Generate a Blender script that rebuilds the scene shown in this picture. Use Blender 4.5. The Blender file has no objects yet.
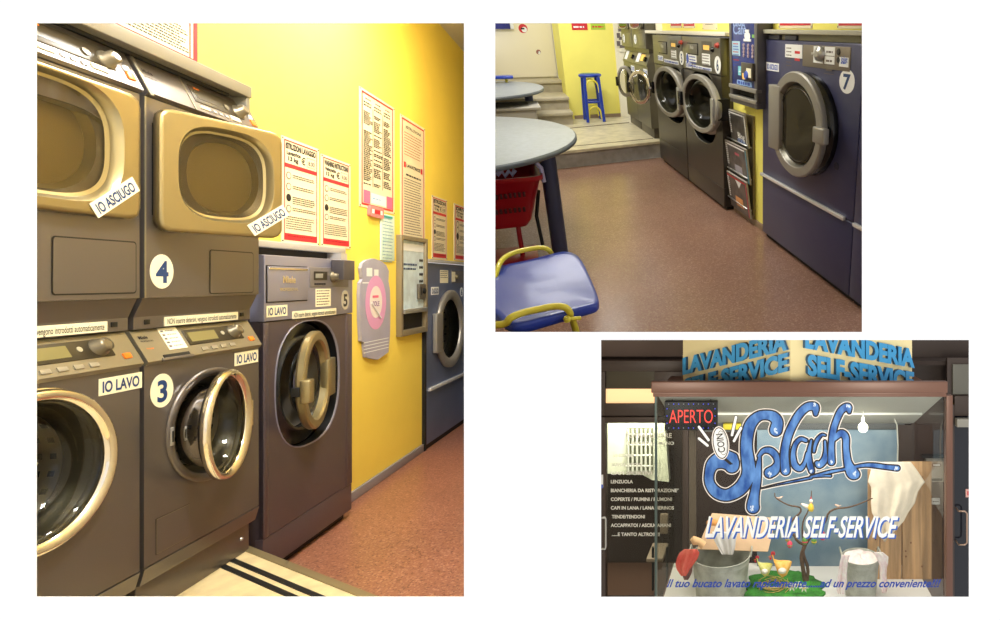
import bpy, bmesh, math, random
import numpy as np
from mathutils import Vector, Matrix
R = math.radians
PI = math.pi
random.seed(7)
COL = bpy.context.scene.collection
scene = bpy.context.scene

# ------------------------------------------------------------ camera
F = 600.0; PPX = 760.0; PPY = 281.0; CAMZ = 1.25
cam = bpy.data.cameras.new('camera'); camo = bpy.data.objects.new('camera', cam); COL.objects.link(camo)
cam.sensor_width = 36; cam.lens = F / 1000 * 36
cam.shift_x = (500 - PPX) / 1000; cam.shift_y = (PPY - 310) / 1000
camo.location = (0, 0, CAMZ); camo.rotation_euler = (PI / 2, 0, 0)
cam.clip_start = 0.01; cam.clip_end = 200
scene.camera = camo
CAM = Vector((0, 0, CAMZ))
def ray(px, py): return Vector(((px - PPX) / F, 1.0, (PPY - py) / F))

class Frame:
    """a room's own axes: x along the fronts, y into the wall, z up"""
    def __init__(s, x, z, o):
        x = Vector(x).normalized(); z = Vector(z).normalized(); y = z.cross(x)
        s.M = Matrix(((x.x, y.x, z.x, o[0]), (x.y, y.y, z.y, o[1]), (x.z, y.z, z.z, o[2]), (0, 0, 0, 1)))
        s.I = s.M.inverted()
        s.c = s.I @ CAM
    def d(s, px, py): return s.I.to_3x3() @ ray(px, py)
    def P(s, px, py, y):
        d = s.d(px, py); t = (y - s.c.y) / d.y; p = s.c + d * t; return p.x, p.z
    def G(s, px, py, z):
        d = s.d(px, py); t = (z - s.c.z) / d.z; p = s.c + d * t; return p.x, p.y
    def X(s, px, py, x):
        d = s.d(px, py); t = (x - s.c.x) / d.x; p = s.c + d * t; return p.y, p.z
    def x(s, px, y, py=281): return s.P(px, py, y)[0]
    def z(s, px, py, y): return s.P(px, py, y)[1]

# ------------------------------------------------------------ materials
def lin(c):
    return tuple(((v / 255) / 12.92 if v / 255 <= .04045 else ((v / 255 + .055) / 1.055) ** 2.4) for v in c[:3]) + (1,)
MATS = {}
def mat(name, col, rough=.5, metal=0, spec=.5, noise=0, nscale=8, col2=None, emit=0, trans=0, alpha=1, bump=0, bscale=60, stretch=None, coat=0, ior=1.45):
    if name in MATS: return MATS[name]
    m = bpy.data.materials.new(name); m.use_nodes = True; nt = m.node_tree; n = nt.nodes; L = nt.links
    b = n['Principled BSDF']
    b.inputs['Base Color'].default_value = lin(col); b.inputs['Roughness'].default_value = rough
    b.inputs['Metallic'].default_value = metal; b.inputs['Specular IOR Level'].default_value = spec
    b.inputs['IOR'].default_value = ior
    if coat: b.inputs['Coat Weight'].default_value = coat; b.inputs['Coat Roughness'].default_value = .12
    if trans: b.inputs['Transmission Weight'].default_value = trans
    if alpha < 1: b.inputs['Alpha'].default_value = alpha
    if emit:
        b.inputs['Emission Color'].default_value = lin(col); b.inputs['Emission Strength'].default_value = emit
    tc = n.new('ShaderNodeTexCoord'); mp = n.new('ShaderNodeMapping'); L.new(tc.outputs['Object'], mp.inputs['Vector'])
    if stretch: mp.inputs['Scale'].default_value = stretch
    if noise or col2:
        t = n.new('ShaderNodeTexNoise'); t.inputs['Scale'].default_value = nscale; t.inputs['Detail'].default_value = 4
        L.new(mp.outputs[0], t.inputs['Vector'])
        r = n.new('ShaderNodeValToRGB'); L.new(t.outputs['Fac'], r.inputs[0])
        c2 = col2 if col2 else tuple(max(0, v * (1 - noise)) for v in col)
        r.color_ramp.elements[0].position = .35; r.color_ramp.elements[1].position = .65
        r.color_ramp.elements[0].color = lin(c2); r.color_ramp.elements[1].color = lin(col)
        L.new(r.outputs[0], b.inputs['Base Color'])
    if bump:
        t2 = n.new('ShaderNodeTexNoise'); t2.inputs['Scale'].default_value = bscale; L.new(mp.outputs[0], t2.inputs['Vector'])
        bp = n.new('ShaderNodeBump'); bp.inputs['Strength'].default_value = bump; bp.inputs['Distance'].default_value = .01
        L.new(t2.outputs['Fac'], bp.inputs['Height']); L.new(bp.outputs[0], b.inputs['Normal'])
    MATS[name] = m; return m

def speckle(name, base, chips, scale, rough=.3, amount=.5):
    m = bpy.data.materials.new(name); m.use_nodes = True; nt = m.node_tree; n = nt.nodes; L = nt.links
    b = n['Principled BSDF']; b.inputs['Roughness'].default_value = rough
    tc = n.new('ShaderNodeTexCoord')
    v = n.new('ShaderNodeTexVoronoi'); v.inputs['Scale'].default_value = scale; L.new(tc.outputs['Object'], v.inputs['Vector'])
    sp = n.new('ShaderNodeSeparateColor'); L.new(v.outputs['Color'], sp.inputs[0])
    r = n.new('ShaderNodeValToRGB'); L.new(sp.outputs[0], r.inputs[0]); r.color_ramp.interpolation = 'CONSTANT'
    e = r.color_ramp.elements; e[0].position = 0; e[0].color = lin(base)
    e[1].position = amount; e[1].color = lin(chips[0])
    k = (1 - amount) / len(chips)
    for i, c in enumerate(chips[1:]):
        q = e.new(amount + k * (i + 1)); q.color = lin(c)
    nz = n.new('ShaderNodeTexNoise'); nz.inputs['Scale'].default_value = 2.5; L.new(tc.outputs['Object'], nz.inputs['Vector'])
    mx = n.new('ShaderNodeMix'); mx.data_type = 'RGBA'; mx.blend_type = 'MULTIPLY'; mx.inputs[0].default_value = .25
    L.new(r.outputs[0], mx.inputs[6]); L.new(nz.outputs['Fac'], mx.inputs[7]); L.new(mx.outputs[2], b.inputs['Base Color'])
    MATS[name] = m; return m

def glassmat(name, tint=(255, 255, 255), opac=.12, rough=.02, k=.9):
    """thin pane: clear sheet with a faint gloss"""
    if name in MATS: return MATS[name]
    m = bpy.data.materials.new(name); m.use_nodes = True; nt = m.node_tree; n = nt.nodes; L = nt.links
    n.remove(n['Principled BSDF'])
    t = n.new('ShaderNodeBsdfTransparent'); t.inputs[0].default_value = lin(tint)
    g = n.new('ShaderNodeBsdfGlossy'); g.inputs['Roughness'].default_value = rough
    mx = n.new('ShaderNodeMixShader'); fr = n.new('ShaderNodeFresnel'); fr.inputs[0].default_value = 1.4
    mt = n.new('ShaderNodeMath'); mt.operation = 'MULTIPLY_ADD'; mt.inputs[1].default_value = k; mt.inputs[2].default_value = opac
    L.new(fr.outputs[0], mt.inputs[0]); L.new(mt.outputs[0], mx.inputs[0]); L.new(t.outputs[0], mx.inputs[1]); L.new(g.outputs[0], mx.inputs[2])
    L.new(mx.outputs[0], n['Material Output'].inputs[0]); MATS[name] = m; return m

# ------------------------------------------------------------ mesh kit
_txt = {}
def text_mesh(s, bold=0.0):
    k = (s, bold)
    if k not in _txt:
        cu = bpy.data.curves.new('txt', 'FONT'); cu.body = s; cu.size = 1; cu.offset = bold; cu.resolution_u = 4; cu.fill_mode = 'FRONT'
        o = bpy.data.objects.new('txt', cu); COL.objects.link(o)
        bpy.context.view_layer.update()
        me = bpy.data.meshes.new_from_object(o.evaluated_get(bpy.context.evaluated_depsgraph_get()))
        vs = [(v.co.x, v.co.y) for v in me.vertices]; fs = [tuple(p.vertices) for p in me.polygons]
        bpy.data.objects.remove(o); bpy.data.meshes.remove(me); bpy.data.curves.remove(cu)
        x0 = min(a for a, b in vs); x1 = max(a for a, b in vs)
        _txt[k] = ([(a - x0, b) for a, b in vs], fs, x1 - x0)
    return _txt[k]

def se(cx, cz, rx, rz, p=2.0, n=48, y=0, angs=None):
    out = []
    for i in (range(n) if angs is None else range(len(angs))):
        a = 2 * PI * i / n if angs is None else angs[i]
        c, s = math.cos(a), math.sin(a)
        # true polar angle after the anisotropic scale
        r = (abs(c / rx) ** p + abs(s / rz) ** p) ** (-1 / p)
        out.append((cx + r * c, y, cz + r * s))
    return out
def rrect(x0, x1, z0, z1, r, y=0, k=5):
    pts = []
    for (cx, cz, a0) in ((x1 - r, z1 - r, 0), (x0 + r, z1 - r, 90), (x0 + r, z0 + r, 180), (x1 - r, z0 + r, 270)):
        for i in range(k + 1):
            a = R(a0 + 90 * i / k); pts.append((cx + r * math.cos(a), y, cz + r * math.sin(a)))
    return pts

class MB:
    def __init__(s, m=None): s.v = []; s.f = []; s.mi = []; s.sm = []; s.mats = []; s.m = m
    def slot(s, m):
        if m not in s.mats: s.mats.append(m)
        return s.mats.index(m)
    def add(s, vs, fs, m, smooth=False):
        o = len(s.v)
        if s.m is not None: vs = [tuple(s.m @ Vector(v)) for v in vs]
        s.v += [tuple(v) for v in vs]; k = s.slot(m)
        for f in fs: s.f.append(tuple(i + o for i in f)); s.mi.append(k); s.sm.append(smooth)
    def box(s, x0, x1, y0, y1, z0, z1, m, b=0, seg=2):
        bm = bmesh.new(); bmesh.ops.create_cube(bm, size=1)
        for v in bm.verts: v.co = Vector(((x0 + x1) / 2 + v.co.x * (x1 - x0), (y0 + y1) / 2 + v.co.y * (y1 - y0), (z0 + z1) / 2 + v.co.z * (z1 - z0)))
        if b: bmesh.ops.bevel(bm, geom=list(bm.edges), offset=b, segments=seg, profile=.6, affect='EDGES')
        bm.verts.index_update(); s.add([v.co[:] for v in bm.verts], [[v.index for v in f.verts] for f in bm.faces], m, bool(b)); bm.free()
    def loft(s, rings, m, cap0=False, cap1=False, smooth=True, closed=True):
        n = len(rings[0]); vs = [p for r in rings for p in r]; fs = []
        for i in range(len(rings) - 1):
            for j in range(n if closed else n - 1):
                k = (j + 1) % n; fs.append((i * n + j, i * n + k, (i + 1) * n + k, (i + 1) * n + j))
        s.add(vs, fs, m, smooth)
        if cap0: s.add(rings[0], [tuple(range(n))[::-1]], m)
        if cap1: s.add(rings[-1], [tuple(range(n))], m)
    def prism(s, pts, y0, y1, m, b=0):
        """outline in the xz plane pulled from y0 (front) to y1"""
        a = [(p[0], y0, p[-1]) for p in pts]; c = [(p[0], y1, p[-1]) for p in pts]
        s.loft([a, c], m, smooth=False)
        s.add(a, [tuple(range(len(a)))], m); s.add(c, [tuple(range(len(a)))[::-1]], m)
    def prismz(s, pts, z0, z1, m):
        a = [(p[0], p[1], z0) for p in pts]; c = [(p[0], p[1], z1) for p in pts]
        s.loft([a, c], m, smooth=False)
        s.add(a, [tuple(range(len(a)))[::-1]], m); s.add(c, [tuple(range(len(a)))], m)
    def prismx(s, pts, x0, x1, m, smooth=False):
        a = [(x0, p[0], p[1]) for p in pts]; c = [(x1, p[0], p[1]) for p in pts]
        s.loft([a, c], m, smooth=smooth)
        s.add(a, [tuple(range(len(a)))], m); s.add(c, [tuple(range(len(a)))[::-1]], m)
    def lathe(s, c, prof, m, axis='y', sx=1, sz=1, n=40, p=2.0, cap0=False, cap1=False, sharp=False):
        rings = []
        for (r, t) in prof:
            if axis == 'y': rings.append(se(c[0], c[2], r * sx, r * sz, p, n, c[1] + t))
            else: rings.append([(c[0] + r * sx * math.cos(2 * PI * i / n), c[1] + r * sz * math.sin(2 * PI * i / n), c[2] + t) for i in range(n)])
        if sharp:
            for r0, r1 in zip(rings[:-1], rings[1:]): s.loft([r0, r1], m)
        else: s.loft(rings, m, cap0, cap1)
    def tube(s, path, r, m, n=8, closed=False, caps=True):
        P = [Vector(p) for p in path]; rings = []; up = None; N = len(P)
        for i, p in enumerate(P):
            if closed: t = P[(i + 1) % N] - P[i - 1]
            else: t = P[min(i + 1, N - 1)] - P[max(i - 1, 0)]
            t.normalize()
            if up is None:
                up = Vector((0, 0, 1)) if abs(t.z) < .9 else Vector((0, 1, 0))
            a = t.cross(up)
            if a.length < 1e-4: a = t.orthogonal()
            a.normalize(); up = a.cross(t).normalized()
            rr = r[i] if isinstance(r, (list, tuple)) else r
            rings.append([tuple(p + (a * math.cos(2 * PI * k / n) + up * math.sin(2 * PI * k / n)) * rr) for k in range(n)])
        if closed: rings.append(rings[0])
        s.loft(rings, m, caps and not closed, caps and not closed)
    def hole_plate(s, x0, x1, z0, z1, y0, y1, hc, hr, p, m, n=48, wall=None):
        """rectangular plate with a rounded hole; wall = depth of the hole's lining"""
        cx, cz = hc
        A = [2 * PI * i / n for i in range(n)] + [math.atan2(b - cz, a - cx) % (2 * PI) for a in (x0, x1) for b in (z0, z1)]
        A = sorted(A)
        outer = []
        for a in A:
            c, q = math.cos(a), math.sin(a)
            t = min([(x1 - cx) / c if c > 1e-9 else 1e9, (x0 - cx) / c if c < -1e-9 else 1e9, (z1 - cz) / q if q > 1e-9 else 1e9, (z0 - cz) / q if q < -1e-9 else 1e9])
            outer.append((cx + t * c, y0, cz + t * q))
        inner = se(cx, cz, hr[0], hr[1], p, y=y0, angs=A)
        s.loft([[(a, y1, c) for a, b, c in outer], outer, inner, [(a, y1, c) for a, b, c in inner]], m, smooth=False)
        s.loft([[(a, y1, c) for a, b, c in inner], [(a, y1, c) for a, b, c in outer]], m, smooth=False)
    def text(s, t, x, z, y, h, m, w=None, rot=0, shear=0, bold=.02, depth=0, align='l', slope=0, side=None):
        vs, fs, tw = text_mesh(t, bold)
        sc = h / .72; sx = sc if w is None else w / tw
        ww = tw * sx; off = {'l': 0, 'c': -ww / 2, 'r': -ww}[align]
        c, q = math.cos(rot), math.sin(rot); out = []
        for a, b in vs:
            u = a * sx + off + b * sc * shear; v = b * sc + (a * sx + off) * slope
            out.append((x + u * c - v * q, y, z + u * q + v * c))
        if depth:
            # give the letters a body behind their faces
            ec = {}
            for f in fs:
                for i in range(len(f)):
                    e = (f[i], f[(i + 1) % len(f)]); k = tuple(sorted(e)); ec.setdefault(k, []).append(e)
            edges = [v[0] for v in ec.values() if len(v) == 1]
            n = len(out); back = [(a, b + depth, c2) for a, b, c2 in out]
            s.add(out + back, [(e[1], e[0], e[0] + n, e[1] + n) for e in edges], side or m)
        s.add(out, fs, m)
    def words(s, x0, x1, z, h, y, m, fill=.85):
        """a line of print too small to read"""
        x = x0; end = x0 + (x1 - x0) * random.uniform(fill, 1)
        while x < end:
            w = random.uniform(1.2, 4) * h; w = min(w, end - x)
            if w < h * .5: break
            s.add([(x, y, z), (x + w, y, z), (x + w, y, z + h), (x, y, z + h)], [(0, 1, 2, 3)], m); x += w + h * .6
    def rect(s, x0, x1, z0, z1, y, m): s.add([(x0, y, z0), (x1, y, z0), (x1, y, z1), (x0, y, z1)], [(0, 1, 2, 3)], m)
    def border(s, x0, x1, z0, z1, y, t, m):
        s.rect(x0, x1, z1 - t, z1, y, m); s.rect(x0, x1, z0, z0 + t, y, m); s.rect(x0, x0 + t, z0 + t, z1 - t, y, m); s.rect(x1 - t, x1, z0 + t, z1 - t, y, m)

def recalc(me):
    bm = bmesh.new(); bm.from_mesh(me); bmesh.ops.recalc_face_normals(bm, faces=bm.faces); bm.to_mesh(me); bm.free()
def link_mesh(name, mb, parent=None, origin=(0, 0, 0), fix=False):
    me = bpy.data.meshes.new(name); o = Vector(origin)
    me.from_pydata([tuple(Vector(v) - o) for v in mb.v], [], mb.f)
    for m in mb.mats: me.materials.append(m)
    for p, k, sm in zip(me.polygons, mb.mi, mb.sm): p.material_index = k; p.use_smooth = sm
    me.validate(); me.update()
    if fix: recalc(me)
    ob = bpy.data.objects.new(name, me); COL.objects.link(ob)
    if parent is not None: ob.parent = parent
    return ob
def tag(o, label, cat, group=None, kind=None):
    if label: o['label'] = label
    if cat: o['category'] = cat
    if group: o['group'] = group
    if kind: o['kind'] = kind
    return o
class Thing:
    """an Empty at the thing's base; parts are given in the room's axes"""
    def __init__(s, name, label, cat, fr, o, group=None):
        s.o = Vector(o); s.e = bpy.data.objects.new(name, None); COL.objects.link(s.e); s.e.empty_display_size = .05
        s.e.matrix_world = fr.M @ Matrix.Translation(s.o)
        tag(s.e, label, cat, group)
    def part(s, name, mb, label=None):
        ob = link_mesh(name, mb, s.e, s.o)
        if label: ob['label'] = label
        ob['_o'] = 0; del ob['_o']
        return ob
    def sub(s, name, mb, par, label=None):
        ob = link_mesh(name, mb, par, s.o)
        if label: ob['label'] = label
        return ob
def single(name, mb, label, cat, fr, o, group=None, kind=None):
    ob = link_mesh(name, mb, None, o); ob.matrix_world = fr.M @ Matrix.Translation(Vector(o)); return tag(ob, label, cat, group, kind)
def struct(name, mb, fr, o=(0, 0, 0)):
    ob = link_mesh(name, mb, None, o); ob.matrix_world = fr.M @ Matrix.Translation(Vector(o)); ob['kind'] = 'structure'; return ob
def hinge(x, y, deg):
    """swing about a vertical line"""
    return Matrix.Translation((x, y, 0)) @ Matrix.Rotation(R(deg), 4, 'Z') @ Matrix.Translation((-x, -y, 0))

def behind_sheet(mb, fr, Y=1.004):
    """keep only what lies in the room, behind the sheet"""
    bm = bmesh.new(); vs = [bm.verts.new(v) for v in mb.v]
    for f, k, sm in zip(mb.f, mb.mi, mb.sm):
        try: q = bm.faces.new([vs[i] for i in f]); q.material_index = k; q.smooth = sm
        except ValueError: pass
    bmesh.ops.remove_doubles(bm, verts=bm.verts[:], dist=1e-5)
    co = fr.I @ Vector((0, Y, 0)); no = fr.I.to_3x3() @ Vector((0, -1, 0))
    g = bmesh.ops.bisect_plane(bm, geom=bm.verts[:] + bm.edges[:] + bm.faces[:], plane_co=co, plane_no=no, clear_outer=True)
    e = [x for x in g['geom_cut'] if isinstance(x, bmesh.types.BMEdge)]
    if e: bmesh.ops.holes_fill(bm, edges=e, sides=0)
    bm.verts.index_update(); mb.v = [tuple(v.co) for v in bm.verts]; mb.f = [tuple(v.index for v in f.verts) for f in bm.faces]; mb.mi = [f.material_index for f in bm.faces]; mb.sm = [f.smooth for f in bm.faces]; bm.free(); return mb
# ============================================================ shared materials
steelU = mat('brushed_steel_warm', (142, 135, 116), .45, .65)
steelL = mat('brushed_steel_brown', (114, 108, 104), .36, .72)
steelD = mat('brushed_steel_door', (158, 143, 104), .32, .85)
steelB = mat('painted_steel_grey', (120, 116, 128), .35, .55)
steel5 = mat('steel_washer_five', (150, 150, 172), .36, .55)
steel5l = mat('steel_washer_five_front', (96, 86, 92), .35, .5)
chrome = mat('chrome', (235, 228, 215), .08, 1)
chromeg = mat('satin_champagne_metal', (166, 154, 118), .28, .8)
silver = mat('satin_silver', (190, 190, 188), .3, .75)
black = mat('black_rubber', (18, 18, 18), .5)
dark = mat('dark_gap', (24, 22, 20), .7)
drumm = mat('drum_steel', (158, 152, 140), .3, .7)
white = mat('white_sticker', (243, 236, 205), .5)
whitec = mat('white_plain', (238, 240, 240), .5)
cream = mat('cream_paper', (232, 220, 188), .45, coat=.2)
navytxt = mat('navy_ink', (28, 60, 110), .5)
inkk = mat('black_ink', (35, 32, 32), .6)
inkg = mat('grey_ink', (105, 95, 90), .6)
redi = mat('red_print', (205, 40, 50), .5)
pinki = mat('pink_print', (235, 110, 150), .5)
orange = mat('orange_button', (235, 120, 30), .4)
lcd = mat('lcd_olive', (120, 112, 70), .3)
lcddark = mat('lcd_surround', (52, 45, 32), .35)
doorglass = glassmat('door_glass', (170, 172, 160), .0, k=.5)
yellowA = mat('yellow_wall_paint', (250, 222, 92), .7, noise=.03, nscale=2)
greytrim = mat('grey_trim', (150, 145, 148), .5, .2)

# ============================================================ ROOM A (tall picture, left)
TH = math.atan2(-95, 600)
A = Frame((math.sin(TH), math.cos(TH), 0), (0, 0, 1), (0, 0, 0))
DS, D5, DW, HP = 1.6, 1.645, 1.76, .185
def projx(fr, p):
    w = fr.M @ Vector(p) - CAM; return PPX + F * w.x / w.y
def swing_to(fr, xh, y, width, target, sign):
    """how far a door of this width is open when its free edge is seen at the target column"""
    best = None
    for k in range(0, 1500):
        a = R(k / 10); p = (xh - sign * width * math.cos(a), y - width * math.sin(a), 1.2)
        e = abs(projx(fr, p) - target)
        if best is None or e < best[0]: best = (e, k / 10)
    return best[1]

def porthole_drum(mb, cx, cz, y, rx, rz, depth=.3, ring=None):
    mb.lathe((cx, y, cz), [(1.0, 0), (.93, .03), (.86, .035), (.84, .07)], ring or black, sx=rx, sz=rz, n=48)
    mb.lathe((cx, y, cz), [(.84, .07), (.9, .09), (.9, depth)], drumm, sx=rx, sz=rz, n=48, cap1=True)
    # perforations of the drum
    for k in range(22):
        for j in range(5):
            a = 2 * PI * k / 22; yy = y + .1 + j * .035; rr = .892
            px_, pz_ = cx + rx * rr * math.cos(a), cz + rz * rr * math.sin(a)
            tx, tz = -math.sin(a) * .008, math.cos(a) * .008
            mb.add([(px_ - tx, yy - .008, pz_ - tz), (px_ + tx, yy - .008, pz_ + tz), (px_ + tx, yy + .008, pz_ + tz), (px_ - tx, yy + .008, pz_ - tz)], [(0, 1, 2, 3)], black)

def shell(mb, x0, x1, z0, z1, y0, y1, m):
    """sides, back, top and bottom of a cabinet"""
    t = .012
    mb.box(x0, x0 + t, y0, y1, z0, z1, m); mb.box(x1 - t, x1, y0, y1, z0, z1, m)
    mb.box(x0 + t, x1 - t, y0, y1, z1 - t, z1, m); mb.box(x0 + t, x1 - t, y0, y1, z0, z0 + t, m)
    mb.box(x0 + t, x1 - t, y1 - t, y1, z0 + t, z1 - t, m)

def tilt(y, z, run, rise):
    a = math.atan2(run, rise)
    return Matrix.Translation((0, y, z)) @ Matrix.Rotation(-a, 4, 'X')

def sticker(t, par, x0, x1, z0, z1, y, txt, m=None, ink=None, rot=0, name='sticker', lab=None, h=.66, bold=.03, plate=None, w=.86):
    """an adhesive sign with its print"""
    s = MB(m); cx, cz = (x0 + x1) / 2, (z0 + z1) / 2; W, H = x1 - x0, z1 - z0
    base = Matrix.Translation((cx, y, cz)) @ Matrix.Rotation(-rot, 4, 'Y')
    s.m = base if m is None else m @ base
    s.box(-W / 2, W / 2, -.0015, 0, -H / 2, H / 2, plate or white)
    s.text(txt, 0, -H * h / 2, -.0022, H * h, ink or navytxt, w=W * w, align='c', bold=bold)
    return t.sub(name, s, par, lab) if par is not None else t.part(name, s, lab)
def disc_number(t, par, cx, cz, r, y, txt, ink=None, sx=1, m=None, name='number_sticker', plate=None, h=1.25, w=None, lab=None):
    s = MB(m); s.lathe((cx, y, cz), [(1, 0), (1, -.0015)], plate or whitec, sx=r * sx, sz=r, cap0=True, cap1=True, n=36)
    s.text(txt, cx, cz - r * h / 2, y - .0022, r * h, ink or navytxt, align='c', bold=.03, w=w)
    return t.sub(name, s, par, lab) if par is not None else t.part(name, s, lab)

W_ = .533
x2 = A.x(144, DS, 400); x1 = x2 - W_ - .016
ZP, ZK, ZB, ZT = HP + .112, HP + .128, .356 , .985     # plinth top, kick, body bottom, body top
def zz(py, px=145, y=DS): return A.z(px, py, y)
ZD0, ZD1, ZD2 = zz(298), zz(96), zz(57)                # dryer bottom, seam, top
ZW2 = zz(331); ZW1 = zz(366)                           # washer panel top / bottom
ZS0, ZS1 = zz(586), zz(568)

def washer(x0, label, full):
    xe = x0 + W_; t = Thing('washing_machine', label, 'washing machine', A, (x0, DS, HP + .112), 'stacked washing machines on the tiled step')
    cx, cz, r = (x0 + .28, .742, .198) if full else (x0 + .218, .757, .218)
    b = MB(); b.hole_plate(x0, xe, ZS1, ZW1, DS, DS + .02, (cx, cz), (r * .86, r * .86), 2, steelL)
    shell(b, x0 + .004, xe - .004, ZS0 + .004, ZW1 - .001, DS + .02, DS + .55, steelL)
    body = t.part('cabinet', b)
    k = MB(); k.prismx([(DS + .02, ZS1), (DS - .002, ZS1 - .004), (DS + .012, ZS0), (DS + .05, ZS0), (DS + .05, ZS1)], x0, xe, steelL)
    t.part('kick_strip', k)
    fl = MB(); fx0 = A.x(156.5, DS, 540) - x2 + x0; fx1 = A.x(188.5, DS, 520) - x2 + x0; fz0 = zz(0 + 553, 158); fz1 = zz(519, 158)
    fl.box(fx0 - .003, fx1 + .003, DS - .001, DS + .001, fz0 - .003, fz1 + .003, black)
    fl.box(fx0 - .0018, fx1 + .0018, DS - .0016, DS - .0011, fz0 - .0018, fz1 + .0018, steelU); fl.box(fx0, fx1, DS - .002, DS - .0016, fz0, fz1, steelL)
    t.part('service_flap', fl)
    # fixed ring and drum
    g = MB(); g.lathe((cx, DS, cz), [(1.0, 0.004), (1.0, -.006), (.97, -.009), (.87, -.006), (.84, .02)], steelL if full else chrome, sx=r, sz=r, n=56)
    porthole_drum(g, cx, cz, DS, r * .86, r * .86, .34)
    if full: g.box(cx - r * .97, cx - r * .9, DS - .012, DS, cz - .03, cz + .03, silver, .002); g.box(cx - r * .95, cx - r * .92, DS - .013, DS - .011, cz - .018, cz + .018, black)
    t.part('drum', g)
    # sloping control panel
    rise, run = ZW2 - ZW1, .045; T = tilt(DS - .004, ZW1, run, rise); H = math.hypot(rise, run)
    p = MB(); prof = [(DS - .004, ZW1), (DS - .012, ZW1 + .012), (DS - .004 + run, ZW2), (DS + .2, ZW2), (DS + .2, ZW1)]
    p.prismx(prof, x0, xe, steelU)
    T = tilt(DS - .0125, ZW1 + .012, run + .008, rise - .012); H = math.hypot(rise - .012, run + .008)
    pan = t.part('control_panel', p)
    d = MB(T); u = lambda f: x0 + W_ * f
    d.box(u(.36), u(.86), -.002, .004, H * .34, H * .86, lcddark, .002); d.box(u(.385), u(.62), -.003, -.0019, H * .44, H * .76, lcd)
    for q in range(4): d.box(u(.43 + .085 * q), u(.48 + .085 * q), -.003, .004, H * .1, H * .22, MATS['dial_grey_flat'], .001)
    d.box(u(.9), u(.945), -.004, .004, H * .2, H * .36, orange, .001)
    d.lathe((u(.68), 0, H * .62), [(.008, 0), (.008, -.004)], silver, n=16, cap1=True)
    t.sub('display', d, pan)
    kb = MB(T); kb.lathe((u(.79), 0, H * .62), [(.028, 0), (.027, -.006), (.022, -.008), (.02, -.026), (.012, -.029)], mat('dial_grey', (118, 110, 92), .35, .6), n=30, cap1=True)
    t.sub('dial', kb, pan)
    nm = MB(T); nm.text('Miele', u(.03), H * .72, -.001, .011, inkk, bold=.03); nm.text('PROFESSIONAL', u(.03), H * .62, -.001, .005, inkk); nm.text('PW 6065', u(.04), H * .38, -.001, .005, orange)
    nm.box(u(.12), u(.32), -.0012, .003, .002, H * .15, black); nm.box(u(.1), u(.34), -.003, .004, -.004, H * .05, steelL, .001)
    t.sub('brand_print', nm, pan)
    if full:
        n = MB(T); n.box(u(.19), u(.33), -.0012, 0, H * .28, H * 1.0, white)
        for q in range(5): n.box(u(.2), u(.22), -.0018, -.001, H * (.36 + q * .125), H * (.42 + q * .125), inkg); n.words(u(.235), u(.31), H * (.38 + q * .125), .003, -.0018, inkg)
        t.sub('instruction_label', n, pan)
    # lavo sticker
    if full:
        sticker(t, None, A.x(234.5, DS, 360), A.x(259, DS, 360) - .008, zz(366, 236), zz(353, 236), DS, 'IO LAVO', name='sticker')
        disc_number(t, None, A.x(161.7, DS, 390), zz(390.5, 161.7),   .054, DS, '3', sx=.82, plate=white)
    else:
        sticker(t, None, A.x(98.5, DS, 385), A.x(142, DS, 385) - .002, zz(396, 100), zz(379, 100), DS, 'IO LAVO', name='sticker')
    # door
    if full:
        xh = cx + r * .82; ang = swing_to(A, xh, DS - .02, 2 * r * .94, 205, 1); Dm = hinge(xh, DS - .02, ang); cx = xh - r * .94
    else: Dm = None
    y = DS - .008 if full else DS - .004
    o = MB(Dm); rr = r * .97
    o.lathe((cx, y, cz), [(.88, -.0), (1.0, 0), (1.01, -.012), (.99, -.022), (.95, -.026), (.9, -.022), (.86, -.012), (.84, .0), (.88, 0)], chrome, sx=rr, sz=rr, n=64)
    door = t.part('door', o)
    gl = MB(Dm); gl.lathe((cx, y, cz), [(.86, -.01), (.8, .0), (.76, .04), (.66, .085), (.4, .1), (0.02, .104)], glassmat('bowl_glass', (238, 234, 214), .01, k=.9), sx=rr, sz=rr, n=48)
    gl.lathe((cx, y, cz), [(.88, .001), (.88, .012), (.84, .016)], black, sx=rr, sz=rr, n=48)
    t.sub('door_glass', gl, door)
    if full:
        hg = MB(); hg.box(xh - .01, xh + .012, DS - .03, DS, cz - .05, cz + .05, chrome, .003); t.sub('hinge', hg, door)
    return t

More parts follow.
